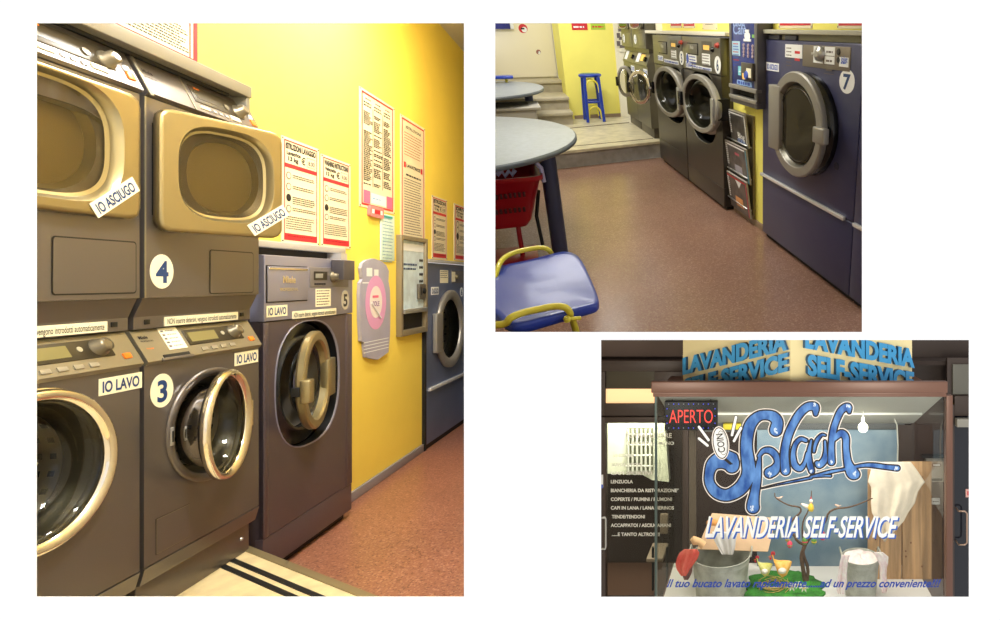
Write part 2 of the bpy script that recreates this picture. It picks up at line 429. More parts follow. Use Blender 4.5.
def dryer(x0, label, opened):
    xe = x0 + W_; t = Thing('tumble_dryer', label, 'tumble dryer', A, (x0, DS, ZD0), 'stacked tumble dryers above the washers')
    cz = (zz(115) + zz(230)) / 2; cx = x0 + .27
    b = MB(); b.hole_plate(x0, xe, ZD0, ZD1, DS, DS + .02, (cx, cz), (.19, .145), 3, steelL)
    shell(b, x0 + .004, xe - .004, ZD0 + .002, ZD1, DS + .02, DS + .55, steelL)
    b.box(x0, x0 + .006, DS - .002, DS, ZD0, ZD1, steelU); 
    t.part('cabinet', b)
    dr = MB(); dr.lathe((cx, DS, cz), [(1, .0), (1, .05)], chromeg, sx=.188, sz=.143, p=3, n=48)
    dr.lathe((cx, DS + .05, cz), [(.188, 0), (.16, .03), (.17, .32)], drumm, sz=.8, n=48, cap1=True)
    dr.loft([se(cx, cz, .188, .143, 3, 48, DS + .05), se(cx, cz, .16, .128, 2, 48, DS + .06)], drumm)
    t.part('drum', dr)
    fl = MB(); fx0, fx1 = (A.x(52.5, DS, 260), A.x(135, DS, 260)) if not opened else (A.x(210, DS, 270), A.x(252.5, DS, 270))
    fz1, fz0 = (zz(237, 53), zz(294, 53)) if not opened else (zz(250.5, 210), zz(293, 210))
    fl.add(rrect(fx0 - .004, fx1 + .004, fz0 - .004, fz1 + .004, .01, DS - .0008), [tuple(range(24))], black)
    q = rrect(fx0, fx1, fz0, fz1, .008, DS - .003); fl.prism(q, DS - .002, DS - .0009, steelL)
    fl.lathe((fx1 - .03, DS - .002, (fz0 + fz1) / 2), [(.01, 0), (.008, .0012)], steelU, n=16, cap1=True)
    t.part('filter_flap', fl)
    rise, run = ZD2 - ZD1, .045
    p = MB(); p.prismx([(DS - .002, ZD1 + .003), (DS - .012, ZD1 + .012), (DS - .004 + run, ZD2), (DS + .2, ZD2), (DS + .2, ZD1 + .003)], x0, xe, steelL)
    pan = t.part('control_panel', p)
    ed = MB(tilt(DS - .0125, ZD1 + .012, run + .008, rise - .012)); H = math.hypot(rise - .012, run + .008)
    u = lambda f: x0 + W_ * f
    ed.box(x0, x0 + .012, -.004, .002, -.012, H, steelU, .002); ed.box(u(.355), u(.365), -.002, .002, 0, H, steelU)
    ed.box(u(.4), u(.86), -.002, .004, H * .3, H * .85, lcddark, .002); ed.box(u(.43), u(.6), -.003, -.0019, H * .44, H * .72, lcddark)
    ed.box(u(.42), u(.5), -.003, .003, H * .12, H * .2, white); ed.box(u(.7), u(.79), -.003, .003, H * .12, H * .26, white)
    for q in range(3): ed.box(u(.53 + .055 * q), u(.56 + .055 * q), -.003, .003, H * .12, H * .2, silver)
    ed.text('Miele', u(.04), H * .62, -.001, .013, inkk, bold=.03); ed.text('PROFESSIONAL', u(.04), H * .48, -.001, .005, inkk)
    ed.text('Miele', u(.44), H * .74, -.003, .009, orange, bold=.02)
    ed.box(u(.925), u(.97), -.004, .003, H * .2, H * .4, orange, .001); ed.box(u(.925), u(.955), -.005, .003, H * .42, H * .56, whitec, .001)
    t.sub('display', ed, pan)
    kb = MB(tilt(DS - .0125, ZD1 + .012, run + .008, rise - .012)); kb.lathe((u(.82), 0, H * .52), [(.028, 0), (.026, -.008), (.02, -.01), (.019, -.03), (.012, -.033)], mat('dial_grey', (118, 110, 92), .35, .6), n=28, cap1=True)
    kb.lathe((u(.7), 0, H * .52), [(.012, 0), (.011, -.006)], mat('dial_grey', (118, 110, 92), .35, .6), n=18, cap1=True)
    t.sub('dial', kb, pan)
    # stacking strip under the dryer, with its warning line
    s = MB(); s.prismx([(DS + .005, ZD0 - .001), (DS + .03, ZD0 - .06), (DS + .03, ZW2 + .004), (DS + .12, ZW2 + .004), (DS + .12, ZD0 - .001)], x0 + .002, xe - .002, steelL)
    T = Matrix.Translation((0, DS + .029, 0))
    s.box(x0 + .04, x0 + .06, DS + .027, DS + .03, ZD0 - .085, ZD0 - .07, black, .001); s.box(xe - .06, xe - .04, DS + .027, DS + .03, ZD0 - .085, ZD0 - .07, black, .001)
    st = t.part('stacking_strip', s)
    l = MB(); zb = ZW2 + .007; l.box(x0 + .115, xe - .075, DS + .026, DS + .029, zb, zb + .03, white)
    l.text('NON inserire detersivi, vengono introdotti automaticamente', x0 + .125, zb + .006, DS + .0255, .019, inkk, w=W_ - .21, bold=.01)
    t.sub('warning_label', l, st)
    # door slab
    z0, z1 = zz(231.5, 158), zz(109, 158)
    if opened:
        xl = A.x(156, DS - .02, 170); best = None
        for k in range(0, 400):
            a = R(k / 10)
            p1 = (xl + .6 * math.cos(a), DS - .02 - .6 * math.sin(a), 1.5)
            # direction's vanishing column
            w = A.M.to_3x3() @ Vector((math.cos(a), -math.sin(a), 0)); e = abs(PPX + F * w.x / w.y - 925)
            if best is None or e < best[0]: best = (e, k / 10)
        ang = best[1]
        wdt = .1
        while projx(A, (xl + wdt * math.cos(R(ang)), DS - .02 - wdt * math.sin(R(ang)), 1.5)) < 280: wdt += .002
        Dm = hinge(xl, DS - .02, -ang); X0, X1 = xl, xl + wdt; yy = DS - .035
    else:
        Dm = None; X0, X1 = x0 - .02, xe - .032; yy = DS - .03; z1 = zz(100, 141); z0 = zz(221, 137); 
    o = MB(Dm); w = X1 - X0; h = z1 - z0
    if opened: hc = (X0 + w * .525, z0 + h * .52); hr = (w * .37, h * .385)
    else:
        xr = A.x(121, yy, 140); hc = (xr - .2, (zz(78, 60) + zz(197, 60)) / 2); hr = (.2, (zz(78, 60) - zz(197, 60)) / 2)
    n = 80; rad = .035; A_ = [2 * PI * i / n for i in range(n)]
    def slab(inset, y): # rounded rectangle by angle from the window's middle
        out = []
        a0, a1, b0, b1 = X0 + inset, X1 - inset, z0 + inset, z1 - inset
        pts = rrect(a0, a1, b0, b1, max(.004, rad - inset), y, 8)
        ang_ = sorted((math.atan2(p[2] - hc[1], p[0] - hc[0]) % (2 * PI), p) for p in pts)
        for th in A_:
            for i in range(len(ang_)):
                g0, q0 = ang_[i]; g1, q1 = ang_[(i + 1) % len(ang_)]; g1_ = g1 + (2 * PI if i == len(ang_) - 1 else 0); t_ = th if th >= g0 or i != len(ang_) - 1 else th + 2 * PI
                if g0 <= t_ <= g1_ + 1e-9:
                    c, s_ = math.cos(th), math.sin(th); ex, ez = q1[0] - q0[0], q1[2] - q0[2]
                    den = c * ez - s_ * ex
                    k_ = ((q0[0] - hc[0]) * ez - (q0[2] - hc[1]) * ex) / den if abs(den) > 1e-12 else math.hypot(q0[0] - hc[0], q0[2] - hc[1])
                    out.append((hc[0] + c * k_, y, hc[1] + s_ * k_)); break
            else: out.append((pts[0][0], y, pts[0][2]))
        return out
    def win(sc, y): return se(hc[0], hc[1], hr[0] * sc, hr[1] * sc, 3.1, y=y, angs=A_)
    o.loft([slab(.008, yy + .034), slab(0, yy + .028), slab(0, yy + .006), slab(.003, yy + .001), slab(.012, yy)], steelD)
    o.loft([slab(.012, yy), win(1.06, yy)], steelD, smooth=False)
    o.loft([win(1.06, yy), win(1.0, yy + .012), win(.985, yy + .03)], chromeg)
    o.loft([slab(.008, yy + .034), win(1.0, yy + .034), win(.985, yy + .03)], steelL, smooth=False)
    door = t.part('door', o)
    g = MB(Dm); g.loft([win(.985, yy + .026), win(.93, yy + .03)], chromeg, smooth=False)
    gg = mat('smoked_glass', (170, 156, 118), .05, trans=.95, ior=1.1)
    g.add(win(.93, yy + .03), [tuple(range(n))], gg)
    # inner bowl seen behind the pane
    g.loft([se(hc[0] + hr[0] * .1, hc[1], hr[0] * .8, hr[1] * .88, 2.2, 40, yy + .05), se(hc[0] + hr[0] * .1, hc[1], hr[0] * .74, hr[1] * .8, 2.2, 40, yy + .075)], chromeg, cap1=False)
    g.loft([se(hc[0] + hr[0] * .1, hc[1], hr[0] * .8, hr[1] * .88, 2.2, 40, yy + .05), se(hc[0], hc[1], hr[0] * 1.02, hr[1] * 1.02, 3.1, 40, yy + .036)], steelL)
    g.add(se(hc[0] + hr[0] * .1, hc[1], hr[0] * .74, hr[1] * .8, 2.2, 40, yy + .075), [tuple(range(40))], mat('inner_pane', (132, 118, 80), .15, .3))
    t.sub('door_glass', g, door)
    if opened:
        sx = X0 + w * .885; sz = z0 + h * .155
        sticker(t, door, sx - .083, sx + .067, sz - .018, sz + .026, yy - .001, 'IO ASCIUGO', m=Dm, rot=R(36), bold=.03)
        disc_number(t, None, A.x(161.6, DS, 271), zz(271.5, 161.6), .055, DS, '4', sx=.82, plate=white)
        hg = MB(); hg.box(X0 + .012, X0 + .02, DS - .01, DS, z0 + .05, z1 - .05, black)
        t.sub('hinge', hg, door)
    else:
        sx, sz = A.P(115, 197, yy)
        sticker(t, door, sx - .083, sx + .083, sz - .0225, sz + .0225, yy - .001, 'IO ASCIUGO', rot=R(36), bold=.03)
    return t

mat('dial_grey_flat', (150, 142, 122), .5, .2)
def laundry(cx, cz, r):
    b = MB(); rnd_ = random.Random(3); rings = []
    for i in range(9):
        f = i / 8 * PI; rings.append([(cx - .02 + r * .62 * math.sin(f) * math.cos(2 * PI * k / 28) * (1 + .14 * math.sin(3 * k + i * 2)), DS + .13 - .07 * math.cos(f) + .02 * math.sin(k * 1.9 + i), cz - r * .12 + r * .6 * math.sin(f) * math.sin(2 * PI * k / 28) * (1 + .12 * math.sin(2 * k - i))) for k in range(28)])
    b.loft(rings, mat('laundry_linen', (196, 188, 150), .9), True, True); single('laundry', b, 'pale laundry behind the round glass of the leftmost washing machine', 'laundry', A, (cx, DS + .13, cz - r * .7))
laundry(x1 + .218, .757, .218)
washer(x1, 'washing machine at the left edge with round glass door closed, below a dryer', False)
washer(x2, 'washing machine marked 3 with its chrome porthole door standing open', True)
dryer(x1, 'champagne steel dryer at the top left with its door shut', False)
dryer(x2, 'dryer marked 4 with its big steel door swung open', True)
for x0, lab in ((x1, 'brown steel plinth under the leftmost washing machine'), (x2, 'brown steel plinth under washing machine 3, beside the black stripes')):
    p = MB(); p.box(x0 + .01, x0 + W_ - .008, DS + .03, DS + .5, HP, HP + .112, steelL, .002)
    p.lathe((x0 + W_ - .05, DS + .03, HP + .06), [(.008, 0), (.006, -.004)], silver, n=14, cap1=True)
    single('plinth', p, lab, 'plinth', A, (x0 + .01, DS + .03, HP), 'plinths under the stacks')

# steel ledge over the stacks
lx1 = A.x(243, DS + .02, 100); zl = zz(57) + .006
b = MB(); b.box(x1 - .1, lx1, DS - .012, DS + .17, ZD2 + .012, ZD2 + .056, mat('ledge_grey', (128, 124, 114), .45, .35), .003)
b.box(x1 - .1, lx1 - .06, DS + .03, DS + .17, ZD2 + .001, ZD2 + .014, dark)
b.box(lx1 - .02, lx1, DS - .005, DS + .17, ZD2 - .04, ZD2 + .02, MATS['ledge_grey'], .002)
single('ledge', b, 'grey metal ledge running over the two dryers', 'ledge', A, (x1, DS, ZD2))

# ------------------------------------------------------------ washer five
def P5(px, py, y=D5): return A.P(px, py, y)
x50, x51 = A.x(263, D5, 400), A.x(351.5, D5, 400)
zt5 = P5(262, 254.5)[1]; zf5 = P5(262, 322)[1]; zb5 = .03; zs5 = P5(264, 539)[1]
t = Thing('washing_machine', 'large free-standing washing machine marked 5, round door ajar, beside the yellow wall', 'washing machine', A, (x50, D5, 0))
cx, cz = (A.x(275, D5, 380) + A.x(339, D5, 380)) / 2, (A.z(307, 321, D5) + A.z(307, 445, D5)) / 2
rx, rz = (A.x(339, D5, 380) - A.x(275, D5, 380)) / 2, (A.z(307, 321, D5) - A.z(307, 445, D5)) / 2
b = MB(); b.hole_plate(x50, x51, zs5, zf5 - .004, D5, D5 + .02, (cx, cz), (rx, rz), 2.5, steel5l)
shell(b, x50 + .003, x51 - .003, .03, zt5 - .003, D5 + .02, D5 + .7, steel5l)
b.loft([se(cx, cz, rx, rz, 2.5, 48, D5 + .002), se(cx, cz, rx * .99, rz * .99, 2.5, 48, D5 + .045)], black)
b.loft([se(cx, cz, rx * 1.015, rz * 1.012, 2.5, 48, D5 - .0), se(cx, cz, rx * 1.005, rz * 1.004, 2.5, 48, D5 - .004), se(cx, cz, rx * .985, rz * .99, 2.5, 48, D5 + .004)], steel5)
t.part('cabinet', b)
b = MB(); b.box(x50, x51, D5, D5 + .03, zb5 + .01, zs5 - .003, steel5l, .002); t.part('lower_panel', b)
b = MB(); b.box(x50 + .02, x51 - .02, D5 + .03, D5 + .5, 0, zb5 + .01, dark); t.part('toe_kick', b)
b = MB(); b.box(x50, x51, D5 - .006, D5 + .05, zf5, zt5, steel5, .004); b.box(x50, x50 + .03, D5 - .004, D5 + .02, zs5, zf5 - .006, steel5l, .004); b.box(x51 - .06, x51, D5 - .004, D5 + .02, zs5, zf5 - .006, steel5l, .004)
fas = t.part('control_panel', b)
yF = D5 - .006
def rpx(xl, yt, yb, xr, y): 
    a, c = A.P(xl, yt, y); _, d = A.P(xl, yb, y); e = A.x(xr, y, (yt + yb) / 2); return a, e, d, c
a, e, d, c = rpx(266.5, 266, 302, 306.5, yF)
b = MB(); b.box(a - .004, e + .004, yF - .001, yF + .002, d - .004, c + .004, dark); b.box(a, e, yF - .006, yF - .001, d, c, steel5, .003)
b.box(a + .004, e - .004, yF - .009, yF - .005, c - .014, c - .006, chrome, .002)
b.text('Miele', (a + e) / 2, (c + d) / 2 + .005, yF - .0075, .03, chrome, align='c', bold=.03, depth=.002); b.text('PROFESSIONAL', (a + e) / 2, (c + d) / 2 - .03, yF - .0075, .013, chrome, align='c', w=.13, bold=.02, depth=.001)
t.sub('detergent_drawer', b, fas)
a, e, d, c = rpx(309.5, 267, 287.5, 348, yF)
b = MB(); b.box(a, e, yF - .003, yF + .002, d, c, mat('panel_grey', (120, 116, 118), .4, .3), .002)
b.box(a + .03, a + .14, yF - .005, yF - .003, d + .035, c - .02, lcddark); b.box(a + .04, a + .1, yF - .006, yF - .005, d + .045, c - .03, mat('lcd_grey', (150, 150, 140), .3))
for q in range(6): b.box(a + .035 + q * .016, a + .045 + q * .016, yF - .005, yF - .003, d + .012, d + .02, inkk)
t.sub('display', b, fas)
b = MB(); b.lathe((a + .19, yF - .003, (c + d) / 2 + .005), [(.03, 0), (.028, -.012), (.022, -.014), (.02, -.035)], mat('dial_grey', (118, 110, 92), .35, .6), n=28, cap1=True, sx=.8); t.sub('dial', b, fas)
a, e, d, c = rpx(341.5, 260, 280, 351.5, yF - .05)
b = MB(); b.box(a, e + .012, yF - .06, yF - .003, d, c, mat('bracket_grey', (88, 84, 88), .4, .4), .003); t.part('door_switch_housing', b, 'dark grey block at the corner of the panel')
a, e, d, c = rpx(315.5, 289, 307, 330.5, yF)
b = MB(); b.box(a, e, yF - .0012, yF, d, c, white)
for q in range(6): b.words(a + .006, e - .006, c - .012 - q * .013, .005, yF - .0018, inkg)
t.part('instruction_label', b)
a, e, d, c = rpx(266.3, 306, 317.5, 287, yF); sticker(t, None, a, e, d, c, yF, 'IO LAVO')
a, e, d, c = rpx(292, 311.5, 319, 336, yF); sticker(t, None, a, e, d, c, yF, 'NON inserire detersivi, vengono introdotti automaticamente', ink=inkk, w=.95, name='warning_label', bold=.01)
a, c = P5(345, 300, yF); disc_number(t, None, a, c, .05, yF, '5', ink=inkk, sx=.75, plate=mat('pale_disc', (190, 185, 170), .5))
# seal and drum
b = MB(); R5 = .235
cx5 = A.x(288, D5 + .05, 380) + .1
b.lathe((cx, D5 + .03, cz), [(1.25, .012), (1.0, .01), (.99, -.01), (.93, -.012), (.9, .03)], mat('drum_ring', (60, 62, 66), .25, .7), sx=min(rx * .8, R5), sz=R5 * .95, n=56)
b.lathe((cx, D5 + .03, cz), [(.9, .03), (.95, .06), (.95, .4)], drumm, sx=min(rx * .8, R5), sz=R5 * .95, n=48, cap1=True)
t.part('drum', b)
xh = A.x(321, D5, 380); wd = 2 * min(rx * .74, R5); ang = swing_to(A, xh, D5 - .01, wd, 294.5, 1); Dm = hinge(xh, D5 - .01, ang)
cd = xh - wd / 2; rdz = (A.z(311, 327, D5 - .15) - A.z(311, 431, D5 - .15)) / 2
o = MB(Dm); o.lathe((cd, D5 - .01, cz + .025), [(.8, .0), (.97, .0), (1.0, -.008), (1.0, -.028), (.96, -.034), (.82, -.034), (.79, -.024), (.78, 0), (.8, 0)], chromeg, sx=wd / 2, sz=rdz, n=72, sharp=True)
o.box(cd - wd / 2 - .01, cd - wd / 2 + .05, D5 - .068, D5 - .03, cz - .05, cz + .05, chromeg, .006)
o.box(cd - wd / 2 - .008, cd - wd / 2 + .01, D5 - .03, D5 - .0, cz - .02, cz + .02, black, .003)
door = t.part('door', o)
g = MB(Dm); g.lathe((cd, D5 - .02, cz + .025), [(.8, 0), (.74, .03), (.6, .055), (.4, .062), (.02, .066)], glassmat('bowl_glass', (238, 234, 214), .01, k=.9), sx=wd / 2, sz=rdz, n=48)
t.sub('door_glass', g, door)
h = MB(Dm); h.box(xh - .05, xh + .06, D5 - .046, D5 - .012, cz - .08, cz + .1, chromeg, .006); t.sub('hinge', h, door)
# ledge over washer five
a, zl5 = A.P(259, 241.5, D5 + .03); _, zl5b = A.P(259, 248, D5 + .03)
b = MB(); b.box(x50 - .02, A.x(352, D5, 250), D5 + .03, DW - .001, zl5b + .006, zl5 + .008, mat('ledge_light', (185, 182, 180), .45, .2), .003)
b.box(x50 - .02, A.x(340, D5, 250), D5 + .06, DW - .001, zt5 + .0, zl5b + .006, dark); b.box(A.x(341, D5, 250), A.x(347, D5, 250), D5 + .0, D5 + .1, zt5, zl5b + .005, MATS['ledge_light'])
single('ledge', b, 'pale grey shelf ledge just above washing machine 5', 'ledge', A, (x50, D5, zt5))

# ------------------------------------------------------------ dryer at the far right of the tall picture
blueA = mat('blue_grey_enamel', (104, 116, 150), .3, .3, noise=.1, nscale=2)
DR = DW - .02
x60, x61 = A.x(426.5, DR, 350), A.x(474, DR, 300)
zt6 = A.z(427, 262.5, DR); zl6 = A.z(431, 388.5, DR)
t = Thing('tumble_dryer', 'blue-grey dryer beyond the coin terminal, only its left half in view', 'tumble dryer', A, (x60, DR, 0))
cx, cz = A.x(449, DR, 328), A.z(449, 328.5, DR); rx = (A.x(463, DR, 328) - A.x(436, DR, 328)) / 2; rz = (A.z(449, 290, DR) - A.z(449, 367, DR)) / 2
b = MB(); b.hole_plate(x60, x61, zl6 + .006, zt6, DR, DR + .02, (cx, cz), (rx * .8, rz * .8), 2, blueA); b.box(x60, x61, DR + .02, DR + .2, .04, zl6, blueA); b.box(x60 + .003, x61, DR + .02, DR + .05, zt6 - .05, zt6, blueA)
b.box(x60, x61, DR, DR + .02, .04, zl6 - .006, blueA); b.box(x60, x61, DR + .01, DR + .03, .0, .04, dark); b.box(x60 - .03, x60, DR + .0, DR + .04, 0, zt6, dark)
t.part('cabinet', b)
b = MB(); porthole_drum(b, cx, cz, DR, rx * .8, rz * .8, .19); t.part('drum', b)
b = MB(); b.box(x60 + .03, x61, DR - .02, DR, zl6 - .012, zl6 + .012, mat('bright_trim', (225, 225, 225), .25, .3), .003); t.part('trim_handle', b, 'bright metal grip strip')
b = MB(); b.lathe((cx, DR - .002, cz), [(.76, .0), (1.0, .0), (1.0, -.02), (.95, -.028), (.82, -.028), (.76, -.016), (.76, 0)], mat('ring_grey', (165, 160, 150), .35, .5), sx=rx, sz=rz, n=56)
b.box(cx - rx * 1.15, cx - rx * .72, DR - .035, DR - .002, cz - .16, cz + .14, MATS['ring_grey'], .006); door = t.part('door', b)
b = MB(); b.lathe((cx, DR - .01, cz), [(.78, 0), (.7, .03), (.02, .05)], doorglass, sx=rx, sz=rz, n=40); t.sub('door_glass', b, door)
b = MB(); a, e, d, c = rpx(440, 270, 283, 448, DR); b.box(a, e, DR - .0012, DR, d, c, white); 
for q in range(4): b.words(a + .005, e - .005, c - .015 - q * .015, .005, DR - .0018, inkg)
t.part('instruction_label', b)
a, e, d, c = rpx(431, 287, 295, 438.5, DR); sticker(t, None, a, e, d, c, DR, 'IO ASCIUGO', plate=whitec)
b = MB(); a, e, d, c = rpx(451, 270.5, 283, 461, DR); b.box(a, x61, DR - .003, DR, d, c, MATS['panel_grey']); b.box(a + .01, a + .09, DR - .004, DR - .003, d + .01, c - .01, white); b.lathe((a + .1, DR - .003, (c + d) / 2), [(.02, 0), (.018, -.02)], chromeg, n=18, cap1=True); t.part('control_panel', b)
a, c = A.P(461.5, 292, DR); disc_number(t, None, a, c, .04, DR, '6')
b = MB(); _, zq = A.P(427, 259.5, DR - .02); b.box(x60 - .01, x61, DR - .02, DW - .001, zt6 + .004, zq + .006, MATS['ledge_light'], .003)
single('ledge', b, 'pale ledge on top of the blue-grey dryer', 'ledge', A, (x60, DR, zt6))

# ------------------------------------------------------------ payment terminal
yt = DW - .035; x70, x71 = A.x(401.5, yt, 290), A.x(428, yt, 290); z70 = A.z(401.5, 337, yt); z71 = A.z(401.5, 234.5, yt)
alu = mat('terminal_frame', (150, 138, 112), .4, .4)
t = Thing('coin_terminal', 'wall-mounted aluminium coin payment terminal with pale blue face', 'payment terminal', A, (x70, yt, z70))
b = MB(); w = .032
zsl = z70 + .15
b.box(x70, x70 + w, yt, DW - .001, z70, z71, alu, .003); b.box(x71 - w, x71, yt, DW - .001, z70, z71, alu, .003); b.box(x70 + w, x71 - w, yt, DW - .001, z71 - .03, z71, alu, .003)
b.box(x70 + w, x71 - w, yt, DW - .001, z70, z70 + .04, alu, .003); b.box(x70 + w, x71 - w, yt - .01, DW - .001, zsl, zsl + .03, silver, .003); b.box(x70 + .01, x71 - .01, DW - .005, DW - .002, z70 + .01, z71 - .01, dark)
t.part('housing', b)
b = MB(); b.box(x70 + w, x71 - w, yt + .02, yt + .028, zsl + .03, z71 - .03, mat('terminal_face', (220, 238, 246), .4, noise=.12, nscale=12))
b.box(x70 + w, x71 - w, yt + .018, yt + .02, z71 - .1, z71 - .05, whitec)
for i in range(5):
    for j in range(2): b.lathe((x71 - w - .03 - .035 * j, yt + .02, z71 - .16 - i * .05), [(.011, 0), (.009, -.006)], inkk, n=12, cap1=True)
b.words(x70 + w + .02, x71 - w - .1, z71 - .2, .012, yt + .0175, navytxt); b.words(x70 + w + .02, x71 - w - .1, z71 - .23, .012, yt + .0175, navytxt)
fc = t.part('face_plate', b)
b = MB(); b.box(x71 - w - .12, x71 - w - .005, yt + .0, yt + .02, zsl + .09, zsl + .2, mat('coin_slot_metal', (120, 112, 100), .35, .6), .004); b.lathe((x71 - w - .05, yt, zsl + .15), [(.02, 0), (.02, -.012)], black, n=16, cap1=True); b.box(x71 - w - .1, x71 - w - .09, yt - .002, yt, zsl + .12, zsl + .18, black)
t.part('coin_slot', b)

# ------------------------------------------------------------ posters
def poster(xl, yt_, yb_, xr, label, kind, name='poster', y=None, fr=A, wall=DW, grp=None):
    y = wall - .004 if y is None else y
    a, c = fr.P(xl, yt_, y); _, d = fr.P(xl, yb_, y); e = fr.x(xr, y, (yt_ + yb_) / 2)
    if e < a: a, e = e, a
    b = MB(); b.box(a, e, y, y + .003, d, c, cream); W, H = e - a, c - d; yy = y - .001
    for px_, pz_ in ((a + .008, d + .008), (e - .008, d + .008), (a + .008, c - .008), (e - .008, c - .008)): b.lathe((px_, y, pz_), [(.004, 0), (.003, -.003)], inkk, n=8, cap1=True)
    kind(b, a, e, d, c, W, H, yy)
    return single(name, b, label, 'poster', fr, (a, y, d), grp)
def kinstr(title, sub, lang):
    def f(b, a, e, d, c, W, H, y):
        b.border(a + W * .06, e - W * .06, d + H * .025, c - H * .025, y, W * .02, redi)
        b.text(title, a + W * .1, c - H * .105, y, H * .055, inkk, w=W * .8, bold=.05)
        b.text(sub, a + W * .12, c - H * .16, y, H * .038, inkk, w=W * .36, bold=.04); b.text('13 kg', a + W * .16, c - H * .215, y, H * .04, inkk, w=W * .26, bold=.04)
        b.text('€', a + W * .5, c - H * .215, y, H * .07, inkk, bold=.02, w=W * .11); b.border(a + W * .65, e - W * .12, c - H * .225, c - H * .13, y, W * .008, inkg); b.text('8.00', a + W * .69, c - H * .205, y, H * .045, inkg, w=W * .17)
        b.rect(a + W * .07, e - W * .07, c - H * .285, c - H * .245, y, redi)
        for k in range(4):
            z = c - H * (.34 + .105 * k); b.lathe((a + W * .17, y, z - H * .02), [(W * .06, 0), (W * .06, -.0006)], inkg if k != 2 else inkk, n=16, cap1=True); b.lathe((a + W * .17, y - .0007, z - H * .02), [(W * .045, 0), (W * .045, -.0003)], cream if k != 2 else inkk, n=16, cap1=True)
            for j in range(2 + (k == 2) * 2): b.words(a + W * .27, e - W * .1, z - H * (.012 + .02 * j), H * .009, y, inkk)
        for k in range(6): b.words(a + W * .11, e - W * .12, c - H * (.755 + .022 * k), H * .008, y, inkk)
        b.rect(a + W * .07, e - W * .07, d + H * .035, d + H * .09, y, redi); b.words(a + W * .14, e - W * .14, d + H * .06, H * .012, y - .0005, mat('dark_red_print', (150, 20, 30), .5))
    return f
def krules(b, a, e, d, c, W, H, y):
    b.border(a + W * .05, e - W * .05, d + H * .02, c - H * .02, y, W * .025, redi)
    for k in range(3):
        xa = a + W * (.1 + .28 * k); b.words(xa + W * .04, xa + W * .2, c - H * .075, H * .01, y, redi if k != 1 else inkk); b.words(xa, xa + W * .22, c - H * .11, H * .012, y, inkk); b.words(xa, xa + W * .22, c - H * .135, H * .012, y, inkk)
        z = c - H * .19
        while z > d + H * .19:
            if random.random() > .16: b.words(xa, xa + W * .24, z, H * .0115, y, inkk, .6)
            z -= H * .0165
        if k: b.rect(xa - W * .035, xa - W * .022, d + H * .19, c - H * .13, y, inkk)
    b.rect(a + W * .1, a + W * .28, d + H * .04, d + H * .15, y, pinki); b.rect(a + W * .75, a + W * .92, d + H * .04, d + H * .15, y, pinki); b.rect(a + W * .3, a + W * .73, d + H * .05, d + H * .14, y, whitec); b.words(a + W * .34, a + W * .6, d + H * .09, H * .012, y - .0005, mat('light_blue_print', (130, 180, 225), .5))
def kplain(b, a, e, d, c, W, H, y):
    b.border(a + W * .05, e - W * .05, d + H * .02, c - H * .02, y, W * .025, redi)
    b.text('ISTRUZIONI', a + W * .5, c - H * .09, y, H * .022, inkk, w=W * .6, align='c', bold=.02)
    for k in range(9): b.words(a + W * .14, e - W * .14, c - H * (.13 + .022 * k), H * .007, y, mat('brown_print', (180, 110, 80), .6))
    b.text('LAVATRICE', a + W * .5, c - H * .4, y, H * .026, inkk, w=W * .55, align='c', bold=.04); b.rect(a + W * .12, a + W * .2, c - H * .41, c - H * .365, y, redi); b.rect(e - W * .2, e - W * .12, c - H * .41, c - H * .365, y, redi)
    b.words(a + W * .2, e - W * .15, c - H * .47, H * .014, y, inkk)
    for k in range(22): b.words(a + W * .14, e - W * .14, c - H * (.5 + .021 * k), H * .007, y, inkg)
poster(281.5, 135, 242, 319, 'red-bordered washing instructions poster in Italian, nearest the dryer door', kinstr('ISTRUZIONI LAVAGGIO', 'Lavatrice', 'it'), grp='instruction posters over washing machine 5')
poster(321, 153.5, 246, 350.5, 'red-bordered WASHING INSTRUCTIONS poster in English', kinstr('WASHING INSTRUCTIONS', 'Washing machine', 'en'), grp='instruction posters over washing machine 5')
poster(359.5, 86, 206, 394.5, 'tall poster with three columns of rules and a pink foot', krules)
poster(400.5, 113.5, 240, 425, 'tall shiny instruction poster above the coin terminal', kplain)
poster(432, 195, 258.5, 447, 'small instruction poster standing left above the blue-grey dryer', kinstr('ISTRUZIONI', 'Asciuga', 'it'), grp='small posters above the far dryer')
poster(454, 203, 260, 473, 'small poster cut by the right edge above the blue-grey dryer', kinstr('DRYING', 'Dryer', 'en'), grp='small posters above the far dryer')
def ktop(b, a, e, d, c, W, H, y):
    b.border(a + .0, e - .0, d + .0, c, y, .022, redi); b.border(a + .034, e - .034, d + .034, c - .034, y, .007, redi)
    b.rect(a + W * .08, e - W * .04, d + H * .1, d + H * .2, y, mat('dark_red_print', (150, 20, 30), .5))
    for k in range(12): b.words(a + W * .08, e - W * .08, d + H * (.26 + .05 * k), H * .024, y, inkk)
zt0, = [A.z(196, 63, DW)]
poster(60, -60, 10.5, 197.5, 'big red-framed poster above the ledge at the top left', ktop, y=DW - .004)
